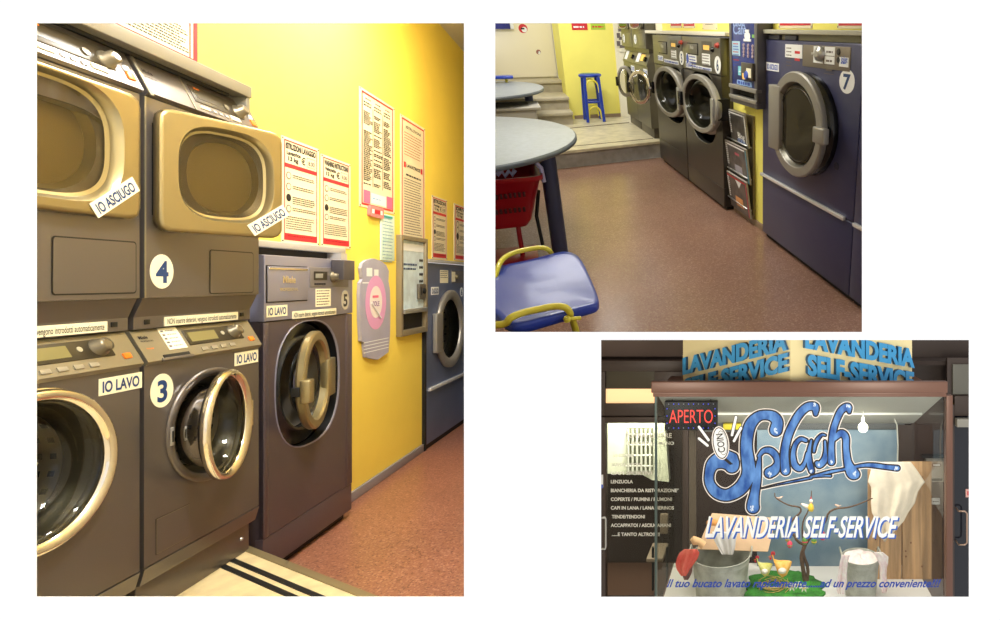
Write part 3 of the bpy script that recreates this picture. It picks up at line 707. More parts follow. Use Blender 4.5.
# small leaflets hanging under the rules poster
b = MB(); a, e, d, c = rpx(370.5, 205, 216, 384, DW - .02); b.prism(rrect(a, e, d, c, .015), DW - .02, DW - .001, mat('pink_leaflet', (225, 130, 130), .4)); b.rect(a + .02, e - .02, d + .02, c - .02, DW - .0205, whitec); b.rect(a + .05, e - .05, d + .02, c - .02, DW - .021, redi)
single('leaflet_holder', b, 'small pink and white card holder under the rules poster', 'card holder', A, (a, DW - .02, d))
b = MB(); a, e, d, c = rpx(381, 213, 260, 394.5, DW - .01); b.box(a, e, DW - .01, DW - .003, d, c, mat('pale_blue_paper', (198, 226, 215), .5, col2=(225, 240, 230), nscale=20), .001)
for k in range(14): b.words(a + .02, e - .02, c - .03 - k * .021, .006, DW - .011, mat('blue_grey_print', (130, 170, 190), .6))
b.rect(a + .03, e - .03, c - .022, c - .008, DW - .011, mat('teal_print', (60, 160, 160), .6))
single('leaflet', b, 'pale blue-green notice hanging below the pink card holder', 'notice', A, (a, DW - .01, d))
# bottle-shaped advertising board
yb = DW - .02; bx = lambda p, q: (A.P(p, q, yb)[0], 0, A.P(p, q, yb)[1])
lil = mat('lilac_grey_card', (172, 170, 190), .4, noise=.06, nscale=6)
out = [bx(*p) for p in ((362.5, 277), (361.5, 268), (363, 263), (367, 260), (374, 258.5), (381, 261), (386, 265), (389, 271), (388.5, 281), (390, 290), (390.5, 310), (390, 335), (388.5, 352), (383, 356), (378, 359.5), (371, 358.5), (366, 357), (364.5, 342), (361.5, 341), (360.3, 320), (360, 295), (360.5, 283), (363, 279))]
t = Thing('advertising_board', 'lilac bottle-shaped cardboard board with a pink round label on the yellow wall', 'advertising board', A, (out[0][0], yb, out[12][2]))
b = MB(); b.prism(out, yb, DW - .002, lil); t.part('board', b)
def rnd(px, py, rpxx, rpy, m, yo, b): 
    X, Z = A.P(px, py, yb - yo); X2 = A.x(px + rpxx, yb - yo, py); _, Z2 = A.P(px, py - rpy, yb - yo); b.lathe((X, yb - yo, Z), [(1, 0), (1, -.0006)], m, sx=X2 - X, sz=Z2 - Z, cap1=True, n=40)
b = MB(); rnd(376, 302.5, 10, 27, mat('pink_label', (222, 160, 205), .4), .001, b); rnd(376, 302, 6, 16, mat('label_cream', (236, 226, 226), .4), .002, b)
X, Z = A.P(376, 306, yb - .003); b.text('SOLE', X, Z, yb - .004, .03, mat('lilac_ink', (150, 110, 160), .5), align='c', w=.085)
b.rect(A.x(372, yb), A.x(378, yb), Z + .05, Z + .065, yb - .0035, pinki)
X, Z = A.P(371, 273, yb - .003); b.rect(X - .05, X + .02, Z - .02, Z + .03, yb - .001, whitec); b.rect(X + .045, X + .1, Z - .02, Z + .022, yb - .001, whitec); b.rect(X - .1, X + .15, Z - .062, Z - .055, yb - .001, whitec)
for q in range(4):
    X0, Z0 = A.P(364, 343 + q * 3.4, yb - .002); b.rect(X0, A.x(388.5, yb), Z0 - .002, Z0 + .003, yb - .001, whitec)
b.tube([bx(371, 303)[0:1] + (yb - .006,) + bx(371, 303)[2:], bx(380, 318)[0:1] + (yb - .006,) + bx(380, 318)[2:]], .004, whitec, n=6)
t.part('label_print', b)

# ------------------------------------------------------------ room shell A
redfloor = speckle('red_speckled_rubber_floor', (162, 108, 84), [(172, 118, 92), (148, 96, 74), (188, 138, 112), (128, 80, 62)], 140, .28, .55)
zc = A.z(464, 52, DW)
xend = A.x(479, DW, 281)
b = MB()
for q in ((-1.0, x50 - .03, ZD2 + .06, zc), (x50 - .03, x51 + .002, zl5 + .006, zc), (x51 + .002, x60 - .032, 0, zc), (x60 - .032, xend, zq + .008, zc)): b.box(q[0], q[1], DW, DW + .04, q[2], q[3], yellowA)
struct('wall_left', behind_sheet(b, A), A)
# floor: red rubber with a cream tiled step in front of the stacks
F0, F1 = A.G(253, 549, HP), A.G(385, 601, HP)
def edge(z, y0, y1): return [A.G(480, p, z) for p in (y0, y1)]
ea, eb = edge(0, 2000, 427)
b = MB(); b.prismz([(-1.0, DW), (-1.0, -.2), ea, eb, (xend, DW)], -.03, 0, redfloor); struct('floor', behind_sheet(b, A), A)
tile = mat('cream_step_tile', (226, 206, 158), .35, noise=.1, nscale=14)
# step outline: from the wall along the trim line towards the viewer
dv = Vector((F1[0] - F0[0], F1[1] - F0[1])); dv.normalize(); nv = Vector((-dv.y, dv.x))
if nv.x > 0: nv = -nv
def sp(along, back): return (F0[0] + dv.x * along + nv.x * back, F0[1] + dv.y * along + nv.y * back)
b = MB(); b.prismz([sp(-.4, 0), sp(1.6, 0), sp(1.6, 2.2), sp(-.4, 2.2)], 0, HP, tile)
struct('trim_1', behind_sheet(b, A), A)
b = MB(); b.prismz([sp(-.12, .0), sp(1.5, .0), sp(1.5, .025), sp(-.12, .025)], HP, HP + .004, mat('step_edge_metal', (150, 135, 100), .4, .5)); b.prismz([sp(-.12, -.004), sp(1.5, -.004), sp(1.5, 0), sp(-.12, 0)], HP - .05, HP + .004, MATS['step_edge_metal'])
struct('trim_2', behind_sheet(b, A), A)
b = MB()
for q in (.075, .115): b.prismz([sp(-.12, q), sp(1.5, q), sp(1.5, q + .02), sp(-.12, q + .02)], HP, HP + .003, black)
struct('trim_3', behind_sheet(b, A), A)
b = MB(); b.box(x51 + .002, x60 - .035, DW - .015, DW, 0, .055, greytrim, .003); struct('baseboard_left', b, A)
ea, eb = edge(zc, -900, 40)
b = MB(); b.prismz([(-1.0, DW + .04), (-1.0, -.2), ea, eb, (xend, DW + .04)], zc, zc + .05, mat('ceiling_paint', (205, 200, 190), .8)); struct('ceiling', behind_sheet(b, A), A)
# ============================================================ ROOM B (upper right picture): fronts run towards the viewer
hB = 254.0; HB = 1.45
upB = Vector((0, -hB, F)).normalized(); rB = Vector((493 - PPX, F, hB)).normalized()
B = Frame(-rB, upB, CAM - upB * HB)
def trim(mb, fr, px=483, py=None):
    """cut a piece at the edge of what the room keeps"""
    bm = bmesh.new(); vs = [bm.verts.new(v) for v in mb.v]; fs = []
    for f, k, sm in zip(mb.f, mb.mi, mb.sm):
        try: q = bm.faces.new([vs[i] for i in f]); q.material_index = k; q.smooth = sm
        except ValueError: pass
    def cut(w):
        no = (fr.I.to_3x3() @ w).normalized()
        g = bmesh.ops.bisect_plane(bm, geom=bm.verts[:] + bm.edges[:] + bm.faces[:], plane_co=fr.c, plane_no=no, clear_outer=True)
        e = [x for x in g['geom_cut'] if isinstance(x, bmesh.types.BMEdge)]
        if e:
            try: bmesh.ops.holes_fill(bm, edges=e, sides=0)
            except Exception: pass
    if px is not None: cut(ray(px, 0).cross(ray(px, 100)).normalized() * (1 if (ray(px, 0).cross(ray(px, 100))).dot(ray(px - 50, 50)) > 0 else -1))
    if py is not None: 
        n = ray(0, py).cross(ray(100, py)).normalized(); n = n if n.dot(ray(50, py + 50)) > 0 else -n; cut(n)
    bm.verts.index_update(); mb.v = [tuple(v.co) for v in bm.verts]; mb.f = [tuple(v.index for v in f.verts) for f in bm.faces]; mb.mi = [f.material_index for f in bm.faces]; mb.sm = [f.smooth for f in bm.faces]; bm.free(); return mb

YM, Y7, YW = 1.602, 1.647, 1.70
steelG = mat('olive_grey_steel', (112, 109, 98), .35, .6)
steelGd = mat('olive_grey_steel_dark', (82, 77, 70), .35, .6)
navy = mat('navy_enamel', (62, 64, 98), .35, .15, noise=.04, nscale=2)
ringg = mat('grey_ring', (146, 142, 134), .42, .3)
blackgl = mat('black_gloss', (14, 14, 16), .12)
amber = mat('amber_display', (240, 190, 90), .4, emit=.3)
yellowB = mat('yellow_wall_bright', (248, 238, 120), .7, noise=.03, nscale=2)
creamw = mat('cream_wall', (235, 228, 200), .7)
bluep = mat('blue_print', (60, 90, 190), .5)
def bp(xl, yt, yb, xr, y):
    a, c = B.P(xl, yt, y); _, d = B.P(xl, yb, y); e = B.x(xr, y, (yt + yb) / 2); return a, e, d, c

def bigwasher(pxl, pxr, fas, label, num, ring, rec, drawer, disp, knobs, note, lavo, strip, disc, seam, extra=None):
    xa, xb = B.x(pxl, YM, 100), B.x(pxr, YM, 100)
    zt = 1.372; zf = B.z(pxr, fas, YM); zs = B.P(*seam, YM)[1]
    t = Thing('washing_machine', label, 'washing machine', B, (xa, YM, 0), 'pair of large washing machines')
    cx, cz = B.P((rec[0] + rec[2]) / 2, (rec[1] + rec[3]) / 2, YM); rx = (B.x(rec[2], YM, 100) - B.x(rec[0], YM, 100)) / 2; rz = (B.z(690 if pxl > 680 else 672, rec[1], YM) - B.z(690 if pxl > 680 else 672, rec[3], YM)) / 2
    b = MB(); b.hole_plate(xa + .004, xb - .004, zs, zf - .006, YM, YM + .02, (cx, cz), (rx, rz), 2.6, steelGd); shell(b, xa + .004, xb - .004, .03, zt - .004, YM + .02, YM + .75, steelGd)
    b.loft([se(cx, cz, rx, rz, 2.6, 48, YM + .002), se(cx, cz, rx * .99, rz * .99, 2.6, 48, YM + .05)], black)
    b.loft([se(cx, cz, rx * 1.02, rz * 1.015, 2.6, 48, YM), se(cx, cz, rx * 1.005, rz * 1.004, 2.6, 48, YM - .004), se(cx, cz, rx * .985, rz * .99, 2.6, 48, YM + .004)], steelG)
    t.part('cabinet', b)
    b = MB(); b.box(xa + .004, xb - .004, YM - .001, YM + .03, .035, zs - .004, steelGd, .002); b.box(xa + .02, xb - .02, YM + .03, YM + .3, 0, .035, dark); t.part('lower_panel', b)
    b = MB(); b.box(xa + .002, xb - .002, YM - .006, YM + .05, zf, zt, steelG, .004); pan = t.part('control_panel', b); y = YM - .006
    a, e, d, c = bp(*drawer, y); b = MB(); b.box(a, e, y - .002, y, d, c, dark); b.box(a + .008, e - .008, y - .007, y - .002, d + .008, c - .008, steelG, .003)
    b.text('Miele', (a + e) / 2, (c + d) / 2, y - .008, .035, silver, align='c', bold=.03); t.sub('detergent_drawer', b, pan)
    a, e, d, c = bp(*disp, y); b = MB(); b.box(a - .05, e + .05, y - .002, y, d - .03, c + .03, steelGd); b.box(a, e, y - .004, y - .002, d, c, amber)
    t.sub('display', b, pan)
    for kx, ky, m in knobs:
        X, Z = B.P(kx, ky, y); b = MB(); b.lathe((X, y, Z), [(.022, 0), (.02, -.012), (.016, -.014), (.014, -.028)], m, n=20, cap1=True, sx=1.2); t.sub('dial', b, pan)
    a, e, d, c = bp(*note, y); b = MB(); b.box(a, e, y - .0015, y, d, c, whitec)
    for q in range(7): b.words(a + .01, e - .01, c - .02 - q * .022, .007, y - .002, inkg)
    t.part('instruction_label', b)
    a, e, d, c = bp(*lavo, y); sticker(t, None, a, e, d, c, y, 'IO LAVO', plate=whitec, ink=bluep)
    a, e, d, c = bp(*strip, y); sticker(t, None, a, e, d, c, y, 'NON inserire detersivi, vengono introdotti', plate=whitec, ink=bluep, w=.92, name='warning_label')
    X, Z = B.P(disc[0], disc[1], y); disc_number(t, None, X, Z, disc[2], y, num, sx=1.2, w=.05)
    if extra:
        a, e, d, c = bp(*extra, y); b = MB(); b.box(a, e, y - .0015, y, d, c, whitec); b.lathe((a + .05, y - .002, c - .045), [(.04, 0), (.04, -.0005)], bluep, n=20, cap1=True)
        for q in range(4): b.words(a + .11, e - .02, c - .03 - q * .025, .01, y - .002, bluep)
        t.part('round_logo_sticker', b)
    yr = YM - .07; X, Z = B.P((ring[0] + ring[2]) / 2, (ring[1] + ring[3]) / 2, yr); R1 = (B.x(ring[2], yr, 100) - B.x(ring[0], yr, 100)) / 2; R2 = (B.z(690, ring[1], yr) - B.z(690, ring[3], yr)) / 2 * (B.c.x - X) / (B.c.x - B.x(690, yr, 100))
    b = MB(); b.lathe((cx, YM + .02, cz), [(.97, .01), (.8, -.03), (.77, .0), (.82, .1), (.82, .45)], drumm, sx=R1, sz=R2, n=48, cap1=True); t.part('drum', b)
    b = MB(); b.lathe((X, yr, Z), [(.81, .03), (.98, .03), (1.0, .01), (1.0, -.01), (.97, -.02), (.84, -.02), (.82, -.012), (.81, .03)], ringg, sx=R1, sz=R2, n=72, sharp=True)
    b.box(X - R1 * 1.02, X - R1 * .86, yr - .05, yr - .02, Z - .06, Z + .06, blackgl, .005); b.box(X + R1 * .78, X + R1 * .9, yr - .036, yr - .02, Z - R2 * .5, Z + R2 * .35, silver, .004); b.box(X + R1 * .75, X + R1 * .95, yr, YM + .03, Z - .08, Z + .08, black)
    door = t.part('door', b)
    b = MB(); b.lathe((X, yr, Z), [(.82, -.01), (.79, .03), (.7, .07), (.5, .1), (.02, .11)], doorglass, sx=R1, sz=R2, n=48); t.sub('door_glass', b, door)
    return t
redk = mat('red_knob', (170, 60, 50), .4)
bigwasher(657, 684.6, 69.5, 'large olive steel washing machine marked 5, beside the stacked pair', '5', (654, 67.6, 682, 116), (661, 64, 684, 122), (658.5, 41, 53, 667), (671.5, 43, 46.5, 675.5), ((679, 45.5, blackgl), (681.8, 42.5, redk)), (671, 48.5, 58, 676.3), (658, 55, 60, 663), (664, 58.5, 62, 678.5), (681.7, 58, .062), (660, 138))
bigwasher(685.2, 722, 76, 'large olive steel washing machine marked 6, next to the blue coffee machine', '6', (682, 75, 717, 132), (689, 74, 716, 140), (687, 42.5, 54, 698), (703.5, 45, 49.5, 709.5), ((713, 49.5, blackgl), (718, 45.5, redk)), (702, 53, 64, 710), (685.8, 61, 67, 691.5), (692.7, 64.5, 67.5, 711.5), (717.7, 65, .066), (686, 162), (686, 53, 60.5, 696.5))

# shelf and posters over the pair
zl = B.z(663, 33.8, YM + .02)
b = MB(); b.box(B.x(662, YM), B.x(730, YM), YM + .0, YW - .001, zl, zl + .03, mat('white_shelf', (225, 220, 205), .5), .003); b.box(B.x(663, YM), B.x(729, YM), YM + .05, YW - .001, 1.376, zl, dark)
single('ledge', b, 'white ledge above washing machines 5 and 6', 'ledge', B, (B.x(662, YM), YM, 1.376))
def kred(b, a, e, d, c, W, H, y):
    b.rect(a + W * .04, e - W * .04, d + H * .1, c - H * .5, y, redi)
    for k in range(2): b.words(a + W * .1, e - W * .1, d + H * (.2 + .12 * k), H * .05, y - .0005, whitec)
    for k in range(4): b.words(a + W * .1, e - W * .1, c - H * (.12 + .1 * k), H * .03, y, inkg)
def kredline(b, a, e, d, c, W, H, y):
    b.rect(a + W * .04, e - W * .04, d + H * .1, d + H * .24, y, redi)
    for k in range(6): b.words(a + W * .1, e - W * .1, d + H * (.3 + .1 * k), H * .03, y, inkg)
def bposter(xl, yt, yb, xr, label, kind, grp): return poster(xl, yt, yb, xr, label, kind, y=YW - .004, fr=B, grp=grp)
bposter(669.5, 8, 27.8, 681.5, 'small red-striped poster above washing machine 5, the left one of two', kred, 'small posters above the pair')
bposter(682.5, 8, 28, 694.5, 'small red-striped poster above washing machine 5, the right one of two', kred, 'small posters above the pair')
def kwhite(b, a, e, d, c, W, H, y):
    for k in range(5): b.words(a + W * .2, e - W * .2, d + H * (.2 + .12 * k), H * .03, y, inkg)
bposter(702, 6, 29.5, 717, 'plain white notice above washing machine 6', kwhite, None)
bposter(779, 0, 28.3, 812.5, 'red-edged poster above the blue dryer marked 7, the left one of two', kredline, 'posters above the blue dryer')
bposter(838.5, 0, 28.5, 872, 'red-edged poster above the blue dryer marked 7, cut by the picture edge', kredline, 'posters above the blue dryer')

# ------------------------------------------------------------ dryer seven and its neighbour
def bluedryer(pxl, pxr, label, full):
    xa, xb = B.x(pxl, Y7, 150), B.x(pxr, Y7, 150); zt = 1.374; zh = B.P(763, 174, Y7)[1]
    t = Thing('tumble_dryer', label, 'tumble dryer', B, (xa, Y7, 0), 'navy blue dryers')
    b = MB(); b.box(xa + .003, xb - .003, Y7, Y7 + .5, zh + .004, zt, navy, .004); b.box(xa + .003, xb - .003, Y7, Y7 + .5, .04, zh - .004, navy, .004); b.box(xa + .01, xb - .01, Y7 + .01, Y7 + .4, zh - .004, zh + .004, dark)
    b.box(xa + .01, xb, Y7 + .03, Y7 + .4, 0, .04, dark); t.part('cabinet', b)
    b = MB(); b.box(xa + (.0 if full else .02), xb - (.08 if full else 0), Y7 - .02, Y7, zh - .008, zh + .012, mat('bright_trim', (225, 225, 225), .25, .5), .003); t.part('trim_handle', b, 'bright metal grip strip')
    if not full: return t
    yr = Y7 - .07
    X, Z = B.P(799.5, 125, yr); R1 = (B.x(826, yr, 125) - B.x(773, yr, 125)) / 2; X = (B.x(826, yr, 125) + B.x(773, yr, 125)) / 2; R2 = (B.z(802, 71.8, yr) - B.z(802, 178.5, yr)) / 2; Z = (B.z(802, 71.8, yr) + B.z(802, 178.5, yr)) / 2
    b = MB(); b.lathe((X + .02, Y7, Z), [(.99, .0), (1.0, -.005), (.97, -.05), (.9, -.06)], blackgl, sx=R1, sz=R2 * .98, n=56, cap1=True);  # black disc stands in for the shadow behind the door ring
    b.lathe((X, yr + .02, Z), [(.98, 0), (.98, .045)], blackgl, sx=R1, sz=R2, n=56); t.part('door_side_shadow', b)
    b = MB(); b.lathe((X, yr, Z), [(.78, .02), (.98, .02), (1.0, 0), (1.0, -.016), (.975, -.024), (.82, -.024), (.8, -.016), (.78, .02)], ringg, sx=R1, sz=R2, n=72, sharp=True)
    a, e, d, c = bp(769.5, 84, 147, 779, yr - .02); b.box(a, e + .015, yr - .028, yr + .02, d, c, ringg, .008)
    a, e, d, c = bp(814, 126, 142, 824.5, yr - .05); b.box(a, e, yr - .06, yr - .02, d, c, ringg, .008); door = t.part('door', b)
    b = MB(); b.lathe((X, yr - .01, Z), [(.8, -.01), (.77, .01), (.74, .02)], steelG, sx=R1, sz=R2, n=56); b.lathe((X, yr - .002, Z), [(.74, 0), (.4, .004), (.01, .006)], mat('dark_door_glass', (46, 42, 32), .12, spec=.3), sx=R1, sz=R2, n=56)
    b.lathe((X, yr - .004, Z), [(.7, 0), (.695, -.004), (.69, 0)], steelGd, sx=R1, sz=R2, n=56)
    t.sub('door_glass', b, door)
    a, e, d, c = bp(803.5, 44.5, 66, 851, Y7); b = MB(); b.box(a, e, Y7 - .004, Y7, d, c, mat('panel_taupe', (128, 118, 104), .4, .3), .002); pan = t.part('control_panel', b)
    a, e, d, c = bp(814, 46, 62.5, 835, Y7 - .004); b = MB(); b.box(a, (a + e) / 2 - .01, Y7 - .006, Y7 - .004, d, c, whitec); b.box((a + e) / 2 + .01, e, Y7 - .006, Y7 - .004, d, c, whitec)
    for q in range(3): b.words((a + e) / 2 + .03, e - .02, c - .03 - q * .045, .01, Y7 - .0065, inkg); b.rect((a + e) / 2 + .01, e, c - .047 - q * .045, c - .044 - q * .045, Y7 - .0062, inkg)
    for px, py in ((838.5, 52), (838.5, 60)):
        u, v = B.P(px, py, Y7 - .006); b.lathe((u, Y7 - .004, v), [(.018, 0), (.014, -.006)], inkk, n=12, cap1=True)
    t.sub('programme_labels', b, pan)
    u, v = B.P(820, 54, Y7 - .01); b = MB(); b.lathe((u, Y7 - .006, v), [(.04, 0), (.036, -.02), (.02, -.022), (.016, -.03)], silver, n=24, cap1=True, sx=1.2); b.box(u - .07, u, Y7 - .03, Y7 - .02, v - .006, v + .006, silver, .002); t.sub('dial', b, pan)
    a, e, d, c = bp(839.5, 57, 66.5, 848.5, Y7 - .006); b = MB(); b.box(a, e, Y7 - .007, Y7 - .004, d, c, whitec); b.text('jolet', a + .02, (c + d) / 2, Y7 - .0078, .03, bluep, w=(e - a) * .7); b.words(a + .02, e - .02, d + .015, .008, Y7 - .0078, bluep); t.sub('logo_sticker', b, pan)
    a, e, d, c = bp(785.5, 44, 57, 802.5, Y7); b = MB(); b.box(a, e, Y7 - .0015, Y7, d, c, whitec)
    for q in range(6): b.words(a + .02, e - .14, c - .025 - q * .02, .006, Y7 - .002, inkg)
    b.rect(e - .1, e - .03, c - .05, c - .035, Y7 - .002, redi); b.rect(e - .1, e - .03, c - .09, c - .075, Y7 - .002, redi); t.part('instruction_label', b)
    a, e, d, c = bp(766.5, 62, 70, 779, Y7); sticker(t, None, a, e, d, c, Y7, 'IO ASCIUGO', plate=whitec, ink=bluep)
    u, v = B.P(847, 81.5, Y7); disc_number(t, None, u, v, .06, Y7, '7', sx=1.3, w=.075)
    b = MB(); u, v = B.P(836.5, 166, Y7); b.lathe((u, Y7, v), [(.022, 0), (.018, -.004)], mat('navy_plug', (40, 40, 60), .5), n=18, cap1=True, sx=1.3); t.part('plug', b)
    return t
bluedryer(762.5, 857.6, 'large navy blue dryer marked 7 with grey-ringed round door', True)
bluedryer(858, 876, 'navy blue dryer cut off by the right picture edge', False)
zl = B.z(763, 29.5, Y7 - .03); zl2 = B.z(763, 33.5, Y7 - .03)
b = MB(); b.box(B.x(762, Y7), B.x(876, Y7), Y7 - .02, YW - .001, zl2, zl, mat('ledge_greenish', (176, 174, 156), .5), .003)
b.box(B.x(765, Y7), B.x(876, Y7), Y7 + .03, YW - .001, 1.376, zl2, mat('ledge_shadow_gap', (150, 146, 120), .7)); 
for q in (766, 780): b.box(B.x(q, Y7), B.x(q + 9, Y7), Y7 + .01, Y7 + .04, 1.376, 1.376 + (zl2 - 1.376) * .8, mat('fixture_grey', (80, 82, 92), .4, .4), .003)
single('ledge', b, 'grey-green ledge over the navy dryer marked 7', 'ledge', B, (B.x(762, Y7), Y7, 1.376))

# ------------------------------------------------------------ far stacked pair
def stackb(xa, xb, k):
    Y = YM; z = lambda py: B.P(655, py, Y)[1]
    zp, zb_, zw1, zw2, zd = z(131), z(133), z(69), z(55.5), z(50.5)
    g = 'stacked pair on the step'
    b = MB(); b.box(xa + .02, xb - .01, Y + .03, Y + .5, HP2, zp, steelGd, .003); single('plinth', b, ('plinth under the leftmost stack on the step', 'plinth under the right stack on the step')[k], 'plinth', B, (xa, Y, HP2), 'plinths on the step')
    t = Thing('washing_machine', ('small washing machine with open porthole door, farthest left of the stacked pair', 'small washing machine with open porthole door, right one of the stacked pair')[k], 'washing machine', B, (xa, Y, zp), 'washing machines on the step')
    b = MB(); cx, cz = (xa + xb) / 2, z(92); r = .2; b.hole_plate(xa + .003, xb - .003, zp, zw1, Y, Y + .02, (cx, cz), (r * 1.3, r), 2, steelG); shell(b, xa + .003, xb - .003, zp + .002, zw1, Y + .02, Y + .5, steelG); t.part('cabinet', b)
    b = MB(); porthole_drum(b, cx, cz, Y, r * 1.3, r, .3); t.part('drum', b)
    b = MB(); b.prismx([(Y - .004, zw1), (Y - .01, zw1 + .01), (Y + .05, zw2), (Y + .2, zw2), (Y + .2, zw1)], xa + .003, xb - .003, steelG); p = t.part('control_panel', b)
    T = tilt(Y - .011, zw1 + .01, .06, zw2 - zw1 - .01); W = xb - xa; H = math.hypot(.06, zw2 - zw1)
    b = MB(T); b.box(xa + W * .12, xa + W * .36, -.002, .003, H * .15, H * .9, whitec); b.box(xa + W * .42, xa + W * .7, -.003, .003, H * .3, H * .8, amber if k else lcd); b.box(xa + W * .1, xa + W * .9, -.002, .003, H * .92, H * 1.0, silver); t.sub('display', b, p)
    b = MB(T); b.lathe((xa + W * .82, 0, H * .45), [(.03, 0), (.026, -.03)], blackgl, n=18, cap1=True, sx=1.3); t.sub('dial', b, p)
    a = xa + W * .68; sticker(t, None, a, xb - .02, zw1 - .1, zw1 - .03, Y, 'IO LAVO', plate=whitec, ink=bluep)
    # the open door, turned to face the room
    px, py, rw, rh = ((624.5, 81.5, 7.6, 15.2), (639, 87.5, 11, 16.6))[k]
    yd = Y - .3; X, Z = B.P(px, py, yd); R2 = (B.P(px, py - rh, yd)[1] - B.P(px, py + rh, yd)[1]) / 2; th = 45; sx = .1
    for q in range(200):
        c_, s_ = math.cos(R(th)) * sx, math.sin(R(th)) * sx
        if abs(projx(B, (X + c_, yd + s_, Z)) - projx(B, (X - c_, yd - s_, Z))) >= 2 * rw: break
        sx *= 1.02
    M = Matrix.Translation((X, yd, Z)) @ Matrix.Rotation(R(th), 4, 'Z')
    b = MB(M); b.lathe((0, 0, 0), [(.8, 0), (.97, 0), (1, .01), (1, .03), (.92, .04), (.8, .03), (.78, 0), (.8, 0)], chrome if k else ringg, sx=sx, sz=R2, n=48); b.box(-sx - .01, -sx * .8, -.01, .02, -.05, .05, blackgl, .004)
    dr = t.part('door', b); b = MB(M); b.lathe((0, 0, 0), [(.8, .01), (.7, -.03), (.45, -.05), (.02, -.055)], MATS['bowl_glass'], sx=sx, sz=R2, n=40); t.sub('door_glass', b, dr)
    b = MB(); e = M @ Vector((sx, 0, 0)); b.tube([tuple(e), (e.x * .5 + (cx + r * 1.3) * .5, (e.y + Y) / 2, e.z), (cx + r * 1.3, Y, cz)], .012, silver); t.sub('hinge', b, dr)
    # dryer above
    t = Thing('tumble_dryer', ('small dryer at the top of the leftmost stack in the far corner', 'small dryer at the top of the right far stack, beside the small red posters')[k], 'tumble dryer', B, (xa, Y, zd), 'dryers of the far stacks')
    ztop = B.P(655, 2, Y)[1]
    b = MB(); b.box(xa + .003, xb - .003, Y, Y + .5, zd, ztop, steelG, .004); b.prismx([(Y + .03, zd - .001), (Y + .03, zw2 + .002), (Y + .2, zw2 + .002), (Y + .2, zd - .001)], xa + .003, xb - .003, steelGd); t.part('cabinet', b)
    zf0, zf1 = z(47), z(34); b = MB(); b.box(xa + W * .5, xa + W * .93, Y - .003, Y, zf0, zf1, steelG, .002); t.part('filter_flap', b)
    b = MB(); zw = z(12); q = rrect(xa + W * .06, xa + W * .94, z(29.5), ztop - .1, .04, Y - .04); b.prism(q, Y - .04, Y - .005, steelG); dr = t.part('door', b)
    b = MB(); c = se((xa + xb) / 2, (z(28) + ztop - .12) / 2, W * .37, (ztop - .12 - z(28)) / 2, 3, 40, Y - .042); b.add(c, [tuple(range(40))], blackgl); b.loft([c, se((xa + xb) / 2, (z(28) + ztop - .12) / 2, W * .41, (ztop - .1 - z(28)) / 2, 3, 40, Y - .046)], silver); t.sub('door_glass', b, dr)
    disc_number(t, None, xa + W * .22, z(41), .055, Y, ('2', '4')[k], sx=1.3, w=.05)
HP2 = .19
XS = [-8.9, -8.14, -7.38]
stackb(XS[0], XS[1], 0); stackb(XS[1] + .003, XS[2], 1)

# ------------------------------------------------------------ coffee machine and magazine rack
yc = 1.585; xa, xb = B.x(729.5, yc, 60), B.x(757, yc, 60); zb0 = B.P(757, 109.5, yc)[1]; ztp = B.P(757, 2, yc)[1]
fr_ = mat('charcoal_frame', (98, 96, 98), .4, .4)
t = Thing('coffee_vending_machine', 'wall-hung coffee vending machine with deep blue front and coffee buttons', 'vending machine', B, (xa, yc, zb0))
z = lambda px, py: B.P(px, py, yc)[1]
b = MB(); b.box(xa, xa + .05, yc, YW - .001, zb0, ztp, fr_, .003); b.box(xb - .05, xb, yc, YW - .001, zb0, ztp, fr_, .003); b.box(xa + .05, xb - .05, yc, YW - .001, zb0, z(757, 103.5), fr_, .003); b.box(xa + .04, xb - .04, yc + .06, YW - .001, zb0 + .01, ztp, dark); t.part('housing', b)
zs1, zs0 = z(757, 89.5), z(757, 94)
b = MB(); b.box(xa + .0, xb - .0, yc - .01, yc + .04, zs0, zs1, ringg, .004); b.box(xa, xb, yc - .01, yc + .04, z(757, 105), z(757, 101), ringg, .004); t.part('tray_edge', b, 'silver edges of the cup tray')
cb = mat('coffee_blue', (38, 58, 140), .3, noise=.25, nscale=9)
b = MB(); b.box(xa + .045, xb - .045, yc + .004, yc + .02, zs1, ztp, cb, .002); f = t.part('front_panel', b)
u = lambda px, py: B.P(px, py, yc)
lt = mat('pale_blue_letters', (150, 175, 225), .4)
b = MB(); X, Z = u(733, 26); b.text('Blue', X, Z, yc + .002, .055, lt, w=.22); X, Z = u(733, 34); b.text('Cafè', X, Z, yc + .002, .065, lt, w=.26)
X, Z = u(747, 36); b.lathe((X, yc + .003, Z), [(.026, 0), (.026, -.002)], whitec, n=20, cap1=True, sx=2.2); b.box(X - .07, X + .07, yc, yc + .003, Z - .034, Z - .018, whitec, .0); b.box(X - .035, X + .035, yc, yc + .003, Z + .024, Z + .04, whitec); b.box(X + .09, X + .13, yc, yc + .003, Z - .01, Z + .01, mat('green_print', (120, 180, 90), .5)); t.sub('cup_emblem', b, f)
a, e, d, c = bp(732, 41, 55, 740, yc); b = MB(); b.box(a, e, yc, yc + .004, d, c, mat('price_list_paper', (170, 205, 225), .5))
for q in range(9): b.words(a + .02, e - .02, c - .02 - q * .018, .006, yc - .001, bluep if q % 3 else redi)
t.sub('price_list', b, f)
b = MB()
for i in range(3):
    for j in range(4):
        X, Z = u(743.5 + i * 4.4, 45 + j * 3.5 + i * .6); b.lathe((X, yc + .004, Z), [(.012, 0), (.01, -.006)], mat('button_mauve', (170, 150, 160), .4), n=12, cap1=True, sx=1.4)
t.sub('selection_buttons', b, f)
